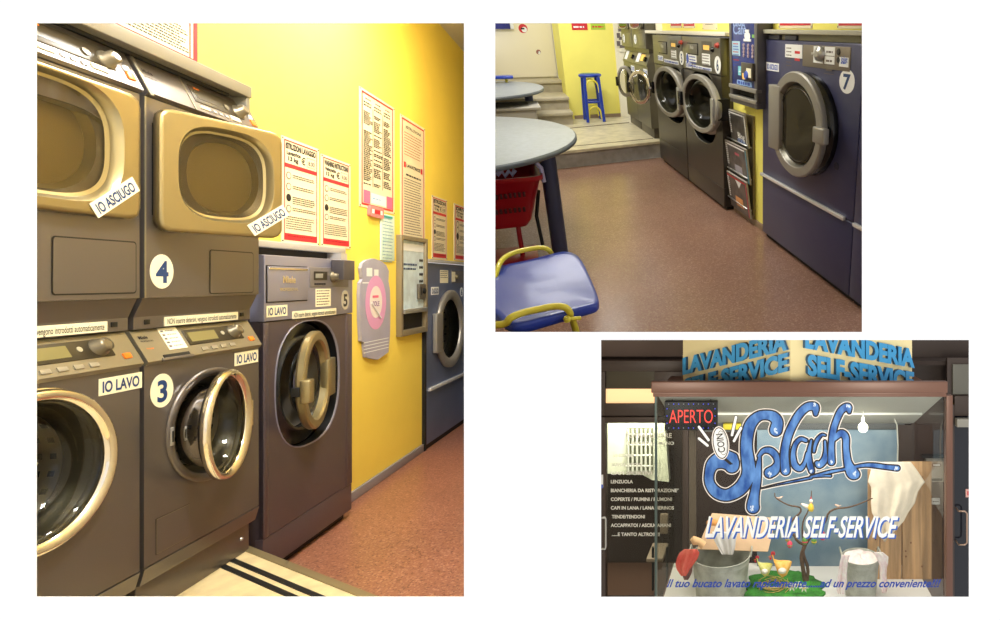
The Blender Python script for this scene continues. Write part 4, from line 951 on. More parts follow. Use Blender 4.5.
a, e, d, c = bp(743.5, 62, 79, 755, yc); b = MB(); b.box(a, e, yc - .02, yc + .004, d, c, steelGd, .004); X, Z = (a * .5 + e * .5), c - .08; b.lathe((X, yc - .02, Z), [(.03, 0), (.024, -.01)], bluep, n=16, cap1=True, sx=1.3); b.box(a + .03, a + .08, yc - .022, yc - .02, Z - .03, Z + .01, amber); b.box(X, e - .02, yc - .022, yc - .02, d + .02, d + .08, white); t.sub('coin_unit', b, f)
a, e, d, c = bp(738, 66, 75, 742.5, yc); b = MB(); b.box(a, e, yc - .0, yc + .004, d, c, mat('aqua_sticker', (120, 200, 215), .4)); b.box(a + .02, e - .02, yc - .002, yc, d + .03, c - .04, whitec); t.sub('small_sticker', b, f)
a, e, d, c = bp(737, 79.5, 84, 751.5, yc); b = MB(); b.box(a, e, yc - .0, yc + .004, d, c, mat('sky_label', (150, 190, 240), .4)); b.words(a + .02, e - .02, (c + d) / 2 - .01, .02, yc - .001, bluep); t.sub('label_strip', b, f)

ya = YW - .06
t = Thing('magazine_rack', 'tall steel magazine rack on the wall between the coffee machine and dryer 7', 'magazine rack', B, (B.x(731, ya), YW, B.P(731, 205, ya)[1]))
xa, xb = B.x(730, YW - .02, 150), B.x(753, YW - .02, 150); z0, z1 = B.P(752, 219, YW - .02)[1], B.P(731, 109, YW - .02)[1]
b = MB(); b.box(xa, xb, YW - .02, YW - .001, z0, z1, mat('rack_steel_shade', (140, 128, 100), .35, .5), .003); t.part('back_plate', b)  # steel plate also stands in for the rack's shadow on the wall
b = MB()
for q in range(3): 
    zz_ = z0 + (z1 - z0) * (.08 + .31 * q); b.tube([(xa + .03, YW - .01, zz_), (xa + .03, ya, zz_ + .02), (xb - .03, ya, zz_ + .02), (xb - .03, YW - .01, zz_)], .006, silver)
t.part('wire_holder', b)
cols = [((52, 50, 46), (200, 200, 190)), ((70, 68, 66), (90, 150, 170)), ((66, 56, 50), (190, 60, 70))]
labs = ['grey photo magazine with white lettering in the top pocket of the rack', 'magazine with a blue spine and a pale box, middle pocket of the rack', 'magazine with a red and orange cover in the lowest pocket of the rack']
for q, (pl, pr, pt, pb) in enumerate(((731.5, 748.5, 108.5, 141), (728.5, 750, 139, 172), (730.5, 750.5, 170, 204))):
    yq = ya + .01; a, c = B.P(pl, pt, yq); _, d = B.P(pl, pb, yq); e = B.x(pr, yq, (pt + pb) / 2)
    m1 = mat('magazine_cover_%s' % 'abc'[q], cols[q][0], .3, noise=.5, nscale=14, col2=tuple(min(255, v + 35) for v in cols[q][0])); m2 = mat('magazine_accent_%s' % 'abc'[q], cols[q][1], .3)
    T = Matrix.Translation((0, yq, d)) @ Matrix.Rotation(R(7), 4, 'X') @ Matrix.Translation((0, -yq, -d)); W, H = e - a, c - d
    b = MB(T); b.box(a, e, yq, yq + .012, d, c, mat('page_grey', (168, 162, 154), .5)); b.box(a + .002, e - .004, yq - .001, yq, d + .002, c - .006, m1)
    b.box(e - .03, e - .008, yq - .0018, yq - .001, d + .004, c - .012, m2); b.rect(a + .012, e - .04, c - H * .09, c - H * .05, yq - .002, whitec if q != 2 else redi)
    for k in range(10): b.words(a + .012, a + W * .12, c - H * (.15 + .06 * k), .012, yq - .002, whitec)
    if q == 0: b.text('Blog', a + W * .45, d + H * .22, yq - .002, .045, whitec, w=W * .4); b.text('style', a + W * .4, d + H * .09, yq - .002, .045, lt, w=W * .45)
    if q == 1: b.rect(a + W * .38, a + W * .72, d + H * .18, d + H * .4, yq - .002, mat('pale_box_print', (165, 165, 180), .4)); b.rect(a + W * .45, a + W * .65, c - H * .3, c - H * .23, yq - .002, mat('rose_print', (190, 90, 110), .4))
    if q == 2: b.rect(a + W * .35, a + W * .72, d + H * .15, d + H * .42, yq - .002, mat('orange_print', (225, 160, 100), .4)); b.add([(a + W * .45, yq - .002, c - H * .1), (a + W * .75, yq - .002, c - H * .1), (a + W * .6, yq - .002, c - H * .3)], [(0, 2, 1)], whitec)
    single('magazine', b, labs[q], 'magazine', B, (a, yq, d), 'magazines in the wall rack')

# ------------------------------------------------------------ stool
XF = -9.2; ys_, zs_ = B.X(593.5, 120.5, XF); ZT2 = zs_
yL = B.X(586, 120.5, XF)[0]; yR = B.X(603, 120.5, XF)[0]; hw = (yR - yL) / 2; ys_ = (yL + yR) / 2; ztop = B.X(593.5, 74, XF + .1)[1]; rs = (B.X(605, 74, XF)[0] - B.X(582, 74, XF)[0]) / 2
blueP = mat('blue_paint', (34, 64, 170), .3, coat=.3); yelP = mat('yellow_paint', (238, 224, 70), .3, coat=.3)
t = Thing('bar_stool', 'tall blue bar stool with yellow bent hoops against the yellow wall', 'stool', B, (XF, ys_, ZT2))
b = MB(); b.lathe((XF, ys_, ztop), [(.85, .0), (1, -.01), (1.0, -.03), (.9, -.045)], blueP, axis='z', sx=rs, sz=rs, n=40, cap0=True, cap1=True)
b.lathe((XF, ys_, ztop + .001), [(.82, 0), (.8, .002)], mat('seat_grey_blue', (70, 110, 130), .5), axis='z', sx=rs, sz=rs, n=40, cap1=True); t.part('seat', b)
lt_ = []
for sx_, sy_ in ((1, -1), (1, 1), (-1, -1), (-1, 1)):
    b = MB(); b.tube([(XF + sx_ * .14, ys_ + sy_ * hw * .78, ztop - .04), (XF + sx_ * .17, ys_ + sy_ * hw * .95, ZT2)], .022, blueP, n=10); t.part('leg', b)
for sgn in (1, -1):
    b = MB(); zm = ZT2 + (ztop - ZT2) * .42; xq = XF + sgn * .15
    b.tube([(xq, ys_ - hw * .82, zm), (xq, ys_ + hw * .82, zm)], .015, blueP); t.part('footrest', b)
    for top in (ztop - .08, zm - .06):
        b = MB(); w_ = hw * .68; H_ = (ztop - ZT2) * .26; b.tube([(xq, ys_ + w_ * math.cos(R(a_)) , top - .1 + .1 * math.sin(R(a_))) if 0 <= a_ <= 180 else None for a_ in range(0, 181, 15)] + [(xq, ys_ - w_ * 1.05, top - H_)], .011, yelP)
        b.tube([(xq, ys_ + w_, top - .1), (xq, ys_ + w_ * 1.05, top - H_)], .011, yelP); t.part('bent_hoop', b, 'yellow bent hoop')

# ------------------------------------------------------------ tables
tabtop = mat('grey_speckled_tabletop', (150, 158, 166), .35, noise=.07, nscale=30)
legp = mat('slate_blue_leg', (62, 68, 98), .35, .2)
def table(cx, cy, rx, ry, z, leg, lr, label, edge=None):
    t = Thing('round_table', label, 'table', B, (leg[0], leg[1], 0), 'grey cafe tables')
    b = MB(); b.lathe((cx, cy, z), [(.985, 0), (1, -.008), (1.0, -.028), (.985, -.034)], mat('table_edge', (90, 98, 108), .4), axis='z', sx=rx, sz=ry, n=96, cap1=True)
    b.lathe((cx, cy, z + .0005), [(.988, 0), (.5, 0)], tabtop, axis='z', sx=rx, sz=ry, n=96); b.lathe((cx, cy, z + .0005), [(.5, 0), (.01, 0)], tabtop, axis='z', sx=rx, sz=ry, n=96)
    trim(b, B); t.part('tabletop', b)
    b = MB(); b.lathe((leg[0], leg[1], 0), [(lr, .0), (lr, z - .03)], legp, axis='z', n=28, cap0=True); b.lathe((leg[0], leg[1], z - .05), [(lr * 1.6, 0), (lr * 1.6, .016)], legp, axis='z', n=24, cap0=True, cap1=True); trim(b, B, 483, 336); t.part('leg', b)
    return t
table(-4.632, -.38, 1.142, .821, .75, (-4.12, .2), .052, 'near round grey table with a thick slate-blue leg, blue chair in front')
table(-8.479, -.344, 1.26, .832, .75, (-8.25, .28), .05, 'far round grey table by the steps, partly cut by the left edge')
# grey bin between the tables
grp = mat('pale_grey_plastic', (176, 172, 165), .5)
zc_ = .62; c0 = B.G(541, 107, zc_); c1 = B.G(536, 101, zc_)
X1 = c0[0]; X0 = B.G(536, 101.5, zc_)[0]; Y1 = c0[1] 
b = MB(); b.box(X0 - .1, X1, Y1 - 1.1, Y1, zc_ - .03, zc_, grp, .01); b.box(X0 - .06, X1 - .05, Y1 - 1.1, Y1 - .05, .2, zc_ - .03, grp, .02)
b.box(X0 - .02, X1 - .12, Y1 - 1.1, Y1 - .12, zc_, zc_ + .0015, mat('bin_inside_grey', (125, 122, 112), .6))
for q in range(4): b.lathe((X0 + .03, Y1 - .3 - q * .16, zc_ + .002), [(.015, 0), (.015, .002)], black, axis='z', n=10, cap1=True)
trim(b, B); t_ = single('storage_bin', b, 'pale grey plastic bin with a broad rim between the two round tables', 'bin', B, (X1 - .3, Y1 - .1, .2))
# blue stool or chair back beyond the far table
y0_, z0_ = B.X(513, 76.5, -9.35); y1_ = B.X(495, 77, -9.35)[0]
b = MB(); b.box(-9.42, -9.2, y1_ - .3, y0_, z0_ - .02, z0_ + .02, blueP, .015); trim(b, B); t = Thing('cafe_chair', 'blue seat with yellow tube frame standing behind the far table', 'chair', B, (-9.3, y0_ - .1, .19), 'blue and yellow cafe chairs'); t.part('seat', b)
b = MB(); b.tube([(-9.3, y0_ - .09, z0_ - .02), (-9.3, y0_ - .12, .4), (-9.3, y0_ - .12, .19)], .018, yelP); trim(b, B); t.part('leg', b)

# ------------------------------------------------------------ red basket
red = mat('red_plastic', (168, 16, 34), .35, coat=.3)
XB = -3.95
def bx3(px, py, x): y, z_ = B.X(px, py, x); return (x, y, z_)
t = Thing('shopping_basket', 'red plastic laundry basket with perforated side under the near table', 'basket', B, bx3(530, 225, XB))
r_t = bx3(543.5, 176, XB); r_b = bx3(531, 224, XB); zt_, zb_ = r_t[2], bx3(520, 231, XB)[2]; yr_ = r_t[1]; yb_ = r_b[1]
b = MB(); N = 10
def bring(z, yr, xf, xbk, rad, ins=0):
    yl = yr - .75; return [(p[0], p[2], z) for p in rrect(xbk + ins, xf - ins, yl + ins, yr - ins, rad, 0, 5)]
rings = [bring(zt_, yr_ + .0, XB, XB - .75, .07), bring(zt_ - .03, yr_ - .0, XB, XB - .75, .07), bring(zt_ - .03, yr_ - .02, XB - .02, XB - .73, .06), bring(zb_ + .04, yb_ + .01, XB - .06, XB - .66, .06), bring(zb_, yb_ - .02, XB - .09, XB - .63, .04)]
b.loft(rings, red, cap1=True); b.loft([rings[0], bring(zt_, yr_ - .02, XB - .02, XB - .73, .06), bring(zb_ + .03, yb_ - .01, XB - .08, XB - .64, .05)], red, cap1=True)
trim(b, B); bk = t.part('body', b)
b = MB()
for row, pz in enumerate((197, 212)):
    for k in range(7):
        p = bx3(496.5 + k * 4.6, pz - k * .5, XB - .03 - row * .012 + .012); b.box(p[0] - .002, p[0] + .004, p[1] - .008, p[1] + .008, p[2] - .018, p[2] + .014, mat('basket_hole_dark', (70, 8, 18), .6), .003)
trim(b, B); t.sub('slots', b, bk, 'dark slots in the basket side')
b = MB(); p = bx3(519, 232, XB - .2); b.tube([(p[0], p[1], zb_ + .02), (p[0], p[1], .03)], .016, red); b.box(p[0] - .18, p[0] + .18, p[1] - .18, p[1] + .1, 0, .03, red, .01); trim(b, B); t.part('stand', b)
b = MB()
pts = [bx3(x_, y_, XB - .1) for x_, y_ in ((497, 175), (502, 171), (505, 176), (509, 171), (512, 175), (515, 170))]; b.tube(pts, .015, mat('lavender_cloth', (198, 196, 235), .7))
trim(b, B); single('towel', b, 'lavender towel edge showing over the rim of the red basket', 'towel', B, pts[0])
b = MB(); q = [bx3(536, 163, XB - .1), bx3(541, 168, XB - .1), bx3(544, 182, XB - .1)]; b.tube(q, .014, MATS['lavender_cloth']); single('strap', b, 'lavender strap hanging beside the thick table leg at the basket corner', 'strap', B, q[2])
b = MB(); b.tube([bx3(538.5, 190, XB - .3), bx3(536.5, 216, XB - .25), bx3(543, 246, XB - .2)], .012, black); trim(b, B, 483); single('umbrella', b, 'thin black stick leaning behind the thick table leg', 'stick', B, bx3(543, 246, XB - .2))

# ------------------------------------------------------------ near chair
seatblue = mat('blue_plywood_seat', (36, 66, 176), .28, coat=.4, noise=.06, nscale=4)
t = Thing('cafe_chair', 'blue chair with bright yellow tube frame in front of the near table', 'chair', B, (-2.5, .05, 0), 'blue and yellow cafe chairs')
ZS = .45; g = lambda px, py, z=ZS: (*B.G(px, py, z), z)
base = [(478, 305), (478, 272), (497, 265.5), (529, 259.5), (553, 253), (562, 251), (570, 251.2), (577, 254), (583, 261), (590, 276), (596.5, 291), (599, 299), (597.5, 303), (592, 305.5), (570, 311), (545, 318.5), (521.7, 325), (512, 325), (503, 321.5), (495, 312)]
def smooth(pts, it=2):
    for _ in range(it):
        q = []
        for i in range(len(pts)):
            a, b_ = pts[i], pts[(i + 1) % len(pts)]; q.append(tuple(.75 * u + .25 * v for u, v in zip(a, b_))); q.append(tuple(.25 * u + .75 * v for u, v in zip(a, b_)))
        pts = q
    return pts
P_ = smooth([g(*p)[:2] for p in base]); cxs = sum(p[0] for p in P_) / len(P_); cys = sum(p[1] for p in P_) / len(P_)
def ins(k, z): return [(cxs + (p[0] - cxs) * k, cys + (p[1] - cys) * k, z) for p in P_]
b = MB(); b.loft([ins(.97, ZS - .04), ins(.995, ZS - .034), ins(1.0, ZS - .02), ins(.995, ZS - .006), ins(.98, ZS), ins(.9, ZS - .002), ins(.6, ZS - .006), ins(.2, ZS - .008)], seatblue, cap0=True, cap1=True)
trim(b, B, 484, 336); t.part('seat', b)
def tubepx(L, z, r, extra=None):
    pts = [(*B.G(px, py, z if len(q) == 0 else q[0]), z if len(q) == 0 else q[0]) for px, py, *q in L]
    P2 = pts[:1]
    for i in range(len(pts) - 1):
        a, c = pts[i], pts[i + 1]; P2 += [tuple(.75 * u + .25 * v for u, v in zip(a, c)), tuple(.25 * u + .75 * v for u, v in zip(a, c))]
    P2.append(pts[-1]); b = MB(); b.tube(P2, r, yelP, n=14); return b
zt_ = .475
b = tubepx([(480, 326, .44), (500, 325, .44), (507, 323, .45), (509, 319, .47), (514, 316), (524, 312.3), (538.4, 309.3), (553, 306.4), (562.5, 306.4), (568, 309, .465), (571.5, 316, .42), (576, 331, .34), (578, 342, .28)], zt_, .0135); trim(b, B, 484, 336); t.part('side_frame', b, 'yellow tube loop at the near side of the seat')
b = tubepx([(478, 290, .44), (494, 279, .44), (497, 271, .46), (499, 264), (504, 257.5), (512.4, 253), (527, 249.3), (542, 247.3), (548.5, 249.5, .47), (552, 254, .43), (553, 262, .38), (553, 275, .2), (553, 290, .02)], zt_, .0115); trim(b, B, 484); t.part('side_frame', b, 'yellow tube loop at the far side of the seat')
b = MB(); p = g(567, 319, .43); b.lathe((p[0], p[1], .42), [(.012, 0), (.014, .012), (.01, .02)], yelP, axis='z', n=12, cap0=True, cap1=True); b.tube([(p[0], p[1], .43), (p[0] - .01, p[1] + .05, .42)], .008, yelP); t.part('bracket', b)

# ------------------------------------------------------------ room shell B
floorB = speckle('terracotta_rubber_floor', (150, 114, 98), [(156, 121, 104), (142, 105, 90), (168, 134, 116)], 130, .25, .55)
def FG(px, py): return B.G(px, py, 0)
b = MB(); b.prismz([FG(482, 333), FG(900, 333), (-2.3, 1.75), (-7.1, 1.75), (-7.16, 1.6), (-6.98, .5), (-6.6, -.9), FG(482, 200)], -.015, 0, floorB); struct('floor', b, B)
stepm = mat('beige_stone_step', (212, 202, 172), .4, noise=.12, nscale=9); riserm = mat('grey_stone_riser', (150, 144, 136), .5, noise=.12, nscale=12)
e0, e1 = B.G(655, 141.4, HP2), B.G(563.6, 151, HP2); ex = (e1[0] + (e1[0] - e0[0]) * 1.0, e1[1] + (e1[1] - e0[1]) * 1.0); e2 = (e0[0] - .03, 1.75)
b = MB(); b.prismz([ex, (-10.6, ex[1]), (-10.6, 1.75), e2, e0], -.03, HP2 - .03, riserm); struct('trim_4', b, B)
b = MB(); b.prismz([(ex[0] + .02, ex[1]), (-10.6, ex[1]), (-10.6, 1.75), (e2[0] + .02, e2[1]), (e0[0] + .02, e0[1])], HP2 - .029, HP2, stepm); struct('trim_5', b, B)
q0, q1 = B.G(574, 127.7, HP2), B.G(629, 122.5, HP2); b = MB(); b.prismz([(q0[0], q0[1]), (q0[0] + .04, q0[1] - .2), (q0[0] + .075, q0[1] - .2), (q0[0] + .035, q0[1]), (q1[0] + .035, q1[1]), (q1[0], q1[1])], HP2, HP2 + .004, mat('seam_dark', (96, 84, 66), .7)); struct('trim_6', b, B)
q0, q1 = B.G(563.6, 149.5, HP2), B.G(655, 140, HP2)
b = MB(); b.prismz([(q0[0] - .12, q0[1] - .2), (q0[0] - .1, q0[1] - .2), (q1[0] - .1, q1[1]), (q1[0] - .12, q1[1])], HP2, HP2 + .003, MATS['seam_dark']); struct('trim_7', b, B)
# steps up to the door
SY = .87
st = mat('grey_beige_stair', (172, 162, 138), .6, noise=.08, nscale=10)
b = MB()
xs3 = [B.G(573, 112, .36)[0], B.G(569, 97, .53)[0], B.G(566, 80, .70)[0]]
for q, (xf, z1_) in enumerate(zip(xs3, (.36, .53, .70))):
    yq = (B.G(573, 112, .36)[1], B.G(569, 97, .53)[1], B.G(566, 80, .70)[1])[q]
    b.box(-10.62, xf - .03, -.9, yq - .01, HP2 if q == 0 else (.36, .53, .70)[q - 1], z1_ - .045, st); b.box(-10.62, xf, -.9, yq, z1_ - .045, z1_, mat('stair_nosing', (188, 178, 152), .55, noise=.06, nscale=10), .008)
trim(b, B, 483); single('step_flight', b, 'three beige stone steps leading up to the white door', 'steps', B, (-9.5, .3, HP2))
XD = -10.64
b = MB(); b.box(XD - .1, XD, -.9, .96, -.03, 2.6, creamw); struct('wall_back', trim(b, B), B)
XY = -9.53
b = MB(); b.box(XY - .1, XY, B.X(562.5, 60, XY)[0], 1.75, HP2, 2.4, yellowB); b.box(XD, XY - .1, B.X(562.5, 60, XY)[0], B.X(562.5, 60, XY)[0] + .1, HP2, 2.4, yellowB); struct('wall_back', b, B)
b = MB(); ya_ = B.X(617.5, 80, XY)[0]; b.box(XY, XY + .04, ya_, 1.75, HP2, 2.4, creamw); struct('wall_corner', b, B)
b = MB(); b.box(-7.36, -6.99, YM + .12, YW + .1, HP2 - .2, 2.4, creamw); struct('wall_right', b, B)
b = MB(); b.box(-6.95, -2.35, YW, YW + .1, 1.38, 2.62, yellowB); b.box(B.x(722, YM, 120) + .003, B.x(762.5, Y7, 150) - .003, YW, YW + .1, 0, 1.38, yellowB); struct('wall_right', b, B)
b = MB(); b.box(B.x(722, YM, 120) + .003, B.x(762.5, Y7, 150) - .003, YW - .012, YW, 0, .05, mat('baseboard_brown', (150, 130, 105), .5), .003); struct('baseboard_right', b, B)
b = MB(); b.box(XY, XY + .012, B.X(574, 100, XY)[0] - .02, ya_, HP2, HP2 + .05, MATS['baseboard_brown']); struct('baseboard_back', b, B)
b = MB(); b.box(-10.7, -1.2, -2.6, YW + .1, 2.62, 2.66, mat('ceiling_white', (225, 222, 212), .8)); struct('ceiling', behind_sheet(trim(b, B), B), B)
# white door
RX = lambda x: Matrix.Translation((x, 0, 0)) @ Matrix.Rotation(PI / 2, 4, 'Z')
yd0, yd1 = B.X(489, 60, XD)[0], B.X(555, 60, XD)[0]
b = MB(RX(XD)); b.box(yd0, yd1, -.03, 0, .72, 2.5, mat('white_door', (240, 232, 208), .5), .004); o = struct('door_1', b, B)
b = MB(RX(XD)); b.box(yd1 + .01, B.X(562, 60, XD)[0], -.06, 0, .70, 2.5, mat('door_frame_white', (238, 236, 226), .5), .004); struct('trim_8', b, B)
def bdisc(px, py, r, m1, m2, lab):
    y, z_ = B.X(px, py, XD + .03); b = MB(RX(XD + .03)); b.lathe((y, 0, z_), [(r, 0), (r, -.002)], m1, n=28, cap1=True); b.lathe((y + r * .25, -.0022, z_ - r * .25), [(r * .6, 0), (r * .6, -.0006)], whitec, n=20, cap1=True); b.rect(y - r * .5, y + r * .3, z_ - r * .2, z_ + r * .15, -.004, m2); single('round_sticker', b, lab, 'sticker', B, (XD + .03, y, z_), 'round stickers on the white door')
bdisc(523, 28.5, .065, redi, inkk, 'larger round red sticker high on the white door'); bdisc(538.5, 52, .035, mat('brown_red_print', (150, 90, 80), .5), inkg, 'smaller round sticker at the middle of the white door')
y0_, z0_ = B.X(496, 29, XD + .1); y1_, z1_ = B.X(508.5, 15, XD + .1); b = MB(RX(XD)); b.box(y0_ - .3, y1_, -.12, -.032, z0_, z1_ + .2, mat('navy_box', (40, 44, 120), .4), .004); b.box(y1_, y1_ + .05, -.11, -.032, z0_, z1_ + .2, whitec, .003); trim(b, B); single('noticeboard', b, 'dark blue box sign with a white side at the top of the white door', 'sign', B, (XD + .03, y1_, z0_))
def xposter(pl, pr, pt, pb, m, lab, ink, x=XY):
    y0_, z1_ = B.X(pl, pt, x + .01); y1_, z0_ = B.X(pr, pb, x + .01); b = MB(RX(x)); b.box(y0_, y1_, -.006, -.001, z0_, z1_, m)
    n = 5
    for k in range(n): b.words(y0_ + (y1_ - y0_) * .1, y1_ - (y1_ - y0_) * .1, z1_ - (z1_ - z0_) * (k + .8) / (n + .3), (z1_ - z0_) * .07, -.007, ink)
    return single('sign', b, lab, 'sign', B, (x, y0_, z0_))
xposter(569.5, 587.8, 6, 30, redi, 'red warning sign high on the yellow wall above the stool', whitec); xposter(589, 605.5, 8, 29.5, mat('green_yellow_print', (170, 200, 60), .5), 'green and yellow sign beside the red one on the yellow wall', redi)
xposter(615.5, 627, 8, 52, mat('beige_poster', (226, 220, 190), .5), 'pale notice sheet in the corner beside the stacked machines', inkg, x=XY + .05)
for q in (34, 42):
    y0_, z0_ = B.X(617, q + 4, XY + .06); y1_, z1_ = B.X(620, q - 1, XY + .06); b = MB(RX(XY + .06)); b.rect(y0_, y1_, z0_, z1_, -.002, inkg); single('photo_card', b, ('upper small dark photo on the corner notice sheet', 'lower small dark photo on the corner notice sheet')[q > 40], 'photo', B, (XY + .06, y0_, z0_))
# ============================================================ ROOM C (lower right picture): the shop window
C = Frame((1, 0, 0), (0, 0, 1), (0, 0, 0))
YG, YB = 4.2, 5.08
def cp(px, py, y): X, Z = C.P(px, py, y); return (X, y, Z)
def cr(xl, yt, yb, xr, y): a, _, c = cp(xl, yt, y); e, _, d = cp(xr, yb, y); return a, e, d, c
brown = mat('brown_painted_metal', (104, 72, 58), .4, .1); dkbrown = mat('dark_brown_metal', (66, 53, 46), .45, .1)
facade = mat('facade_dark', (66, 56, 50), .7, noise=.1); shopdark = mat('shop_interior_dark', (58, 46, 40), .8)
glassC = glassmat('window_glass', (244, 248, 248), .0, k=.55); glassS = glassmat('side_glass', (225, 222, 215), .0, k=.22); glassdk = glassmat('door_pane_glass', (215, 218, 212), .0, k=.6)
YD = 5.0
# soffit and facade
b = MB(); a, e, d, c = cr(560, 357, 372, 1020, YD + .35); b.box(a, e, YD + .35, YD + .45, d, C.z(700, 300, YD), facade); struct('wall_facade', b, C)
b = MB(); b.box(C.x(912, YD + .3), C.x(1020, YD + .3), YD + .3, YD + .4, C.z(940, 460, YD + .3), C.z(940, 330, YD + .3), dkbrown); b.box(C.x(560, YD), C.x(690, YD), YD + .1, YD + .12, C.z(640, 358, YD), C.z(640, 330, YD), mat('soffit_brown', (96, 80, 72), .7)); struct('trim_9', b, C)
# ------------------------------------------------------------ left entrance
t = Thing('entrance_door', 'dark brown glazed shop door at the left covered with white printed lines', 'door', C, cp(640, 620, YD))
b = MB(); xl, xr_ = C.x(580, YD), C.x(690, YD); X = lambda p: C.x(p, YD); Z = lambda p: C.z(700, p, YD)
for q in ((590, 606.5, 416, 640), (683, 688.5, 416, 640)): b.box(X(q[0]), X(q[1]), YD - .04, YD + .04, Z(q[3]), Z(q[2]), dkbrown, .004)
b.box(X(606.5), X(683), YD - .04, YD + .04, Z(422), Z(416), dkbrown, .004); b.box(X(606.5), X(683), YD - .04, YD + .04, Z(640), Z(597.5), dkbrown, .004); t.part('frame', b)
b = MB(); b.rect(X(606.5), X(683), Z(597), Z(422), YD, glassdk); pane = t.part('pane', b)
lines = [('POTRAI LAVARE', 626, 672, 437.5, 4.6), ('IL BUCATO A MANO', 627, 674, 444.5, 3.2), ('E INOLTRE', 614, 634, 457, 3.2), ('CAPI DA LAVORO', 612, 642, 466, 3.2), ('CAPI SPORTIVI', 611, 652, 474.5, 3.2), ('LENZUOLA', 611, 633, 483, 3.4), ('BIANCHERIA DA RISTORAZIONE*', 611, 679, 491.8, 3.4), ('COPERTE / PIUMINI / PIUMONI', 611, 672, 500.6, 3.4), ('CAPI IN LANA / LANA MERINOS', 611, 674, 509.2, 3.4), ('TENDE/TENDONI', 612, 645, 518, 3.4), ('ACCAPPATOI / ASCIUGAMANI', 611, 671, 526.6, 3.4), ('......E TANTO ALTRO!!!!!!', 612, 660, 535.6, 3.4)]
pr = mat('white_print', (225, 222, 212), .6); b = MB()
for s, a_, e_, y_, h_ in lines: b.text(s, X(a_), Z(y_), YD - .006, h_ / F * YD, pr, w=X(e_) - X(a_), bold=.03)
t.sub('print', b, pane)
b = MB(); b.tube([(X(601), YD - .04, Z(513)), (X(601), YD - .1, Z(513)), (X(608.5), YD - .1, Z(513)), (X(609), YD - .1, Z(515)), (X(609), YD - .1, Z(541)), (X(608.5), YD - .1, Z(543.5)), (X(601), YD - .1, Z(543.5)), (X(601), YD - .04, Z(543.5))], .008, silver); t.part('handle', b)
b = MB(); b.box(X(601.5), X(604.5), YD - .05, YD - .04, Z(486), Z(473), whitec, .001); b.box(X(601.5), X(604.5), YD - .052, YD - .05, Z(486), Z(482.5), bluep); t.part('small_notice', b)
t = Thing('transom_window', 'dark framed transom window with an orange-white glow put into its pane over the left door', 'window', C, cp(630, 416, YD))
b = MB()
for q in ((590, 700, 360, 371), (590, 606, 371, 415), (655, 700, 371, 415), (606, 655, 403, 415)): b.box(X(q[0]), X(q[1]), YD - .03, YD + .04, Z(q[3]), Z(q[2]), dkbrown, .004)
t.part('frame', b); b = MB(); b.box(X(606), X(655), YD, YD + .006, Z(388.8), Z(371), mat('olive_pane', (72, 64, 48), .2)); b.box(X(606), X(655), YD, YD + .006, Z(403), Z(388.8), mat('pane_ceiling_glow', (255, 205, 150), .4, emit=.9)); t.part('pane', b)  # lower band emits in place of the lit ceiling beyond the glass
# sunlit courtyard wall with a barred window beyond the left door
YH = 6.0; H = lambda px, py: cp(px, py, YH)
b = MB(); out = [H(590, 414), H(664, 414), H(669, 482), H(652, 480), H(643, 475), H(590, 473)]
b.prism(out, YH, YH + .1, mat('reflection_plaster', (238, 240, 215), .8, noise=.08, nscale=5)); o = single('reflection_wall', b, 'bright wall standing in for the street reflection in the upper pane of the left door', 'wall', C, H(640, 480))
t = Thing('reflection_window', 'dark window with pale bars standing in for a reflected one in the left door', 'window', C, H(640, 471))
b = MB(); a, e, d, c = cr(627, 428, 470, 653, YH - .02); b.box(a, e, YH - .02, YH - .002, d, c, mat('window_grey_green', (120, 122, 100), .5)); t.part('shutter', b)
for q in range(6): b = MB(); xx = a + (e - a) * (q + .5) / 6; b.tube([(xx, YH - .06, d), (xx, YH - .06, c)], .012, mat('pale_bar', (205, 205, 190), .5)); t.part('bar', b)
for q in range(4): b = MB(); zz2 = d + (c - d) * (q + .5) / 4; b.tube([(a, YH - .06, zz2), (e, YH - .06, zz2)], .01, MATS['pale_bar']); t.part('bar', b)
# chair glimpsed through the door
t = Thing('folding_chair', 'dim pale chair glimpsed behind the left glass door', 'chair', C, cp(660, 590, 5.8))
b = MB(); a, e, d, c = cr(660, 514, 534, 668, 5.8); b.box(a, e, 5.8, 5.83, d, c, mat('chair_beige', (150, 132, 112), .6), .01); t.part('backrest', b)
b = MB(); a, e, d, c = cr(652, 544, 548, 668, 5.8); b.box(a, e, 5.5, 5.83, d, c, mat('chair_beige', (150, 132, 112), .6), .01); t.part('seat', b)
for q in (653, 667):
    for yy in (5.52, 5.81): b = MB(); b.tube([cp(q, 547, yy), cp(q, 590, yy)], .012, dark); t.part('leg', b)
# shop interior shell
b = MB(); b.box(C.x(560, 6.6), C.x(1010, 6.6), 6.5, 6.6, -2.2, CAMZ - .2, shopdark); struct('wall_back', b, C)
b = MB(); b.box(C.x(560, YD), C.x(1010, YD), YD + .02, 6.6, -1.85, -1.8, mat('shop_floor_brown', (96, 70, 56), .5)); struct('floor', b, C)
b = MB(); b.box(C.x(560, 6), C.x(1010, 6), YD + .05, 6.6, C.z(700, 366, YD), C.z(700, 362, YD), shopdark); struct('ceiling_shop', b, C)

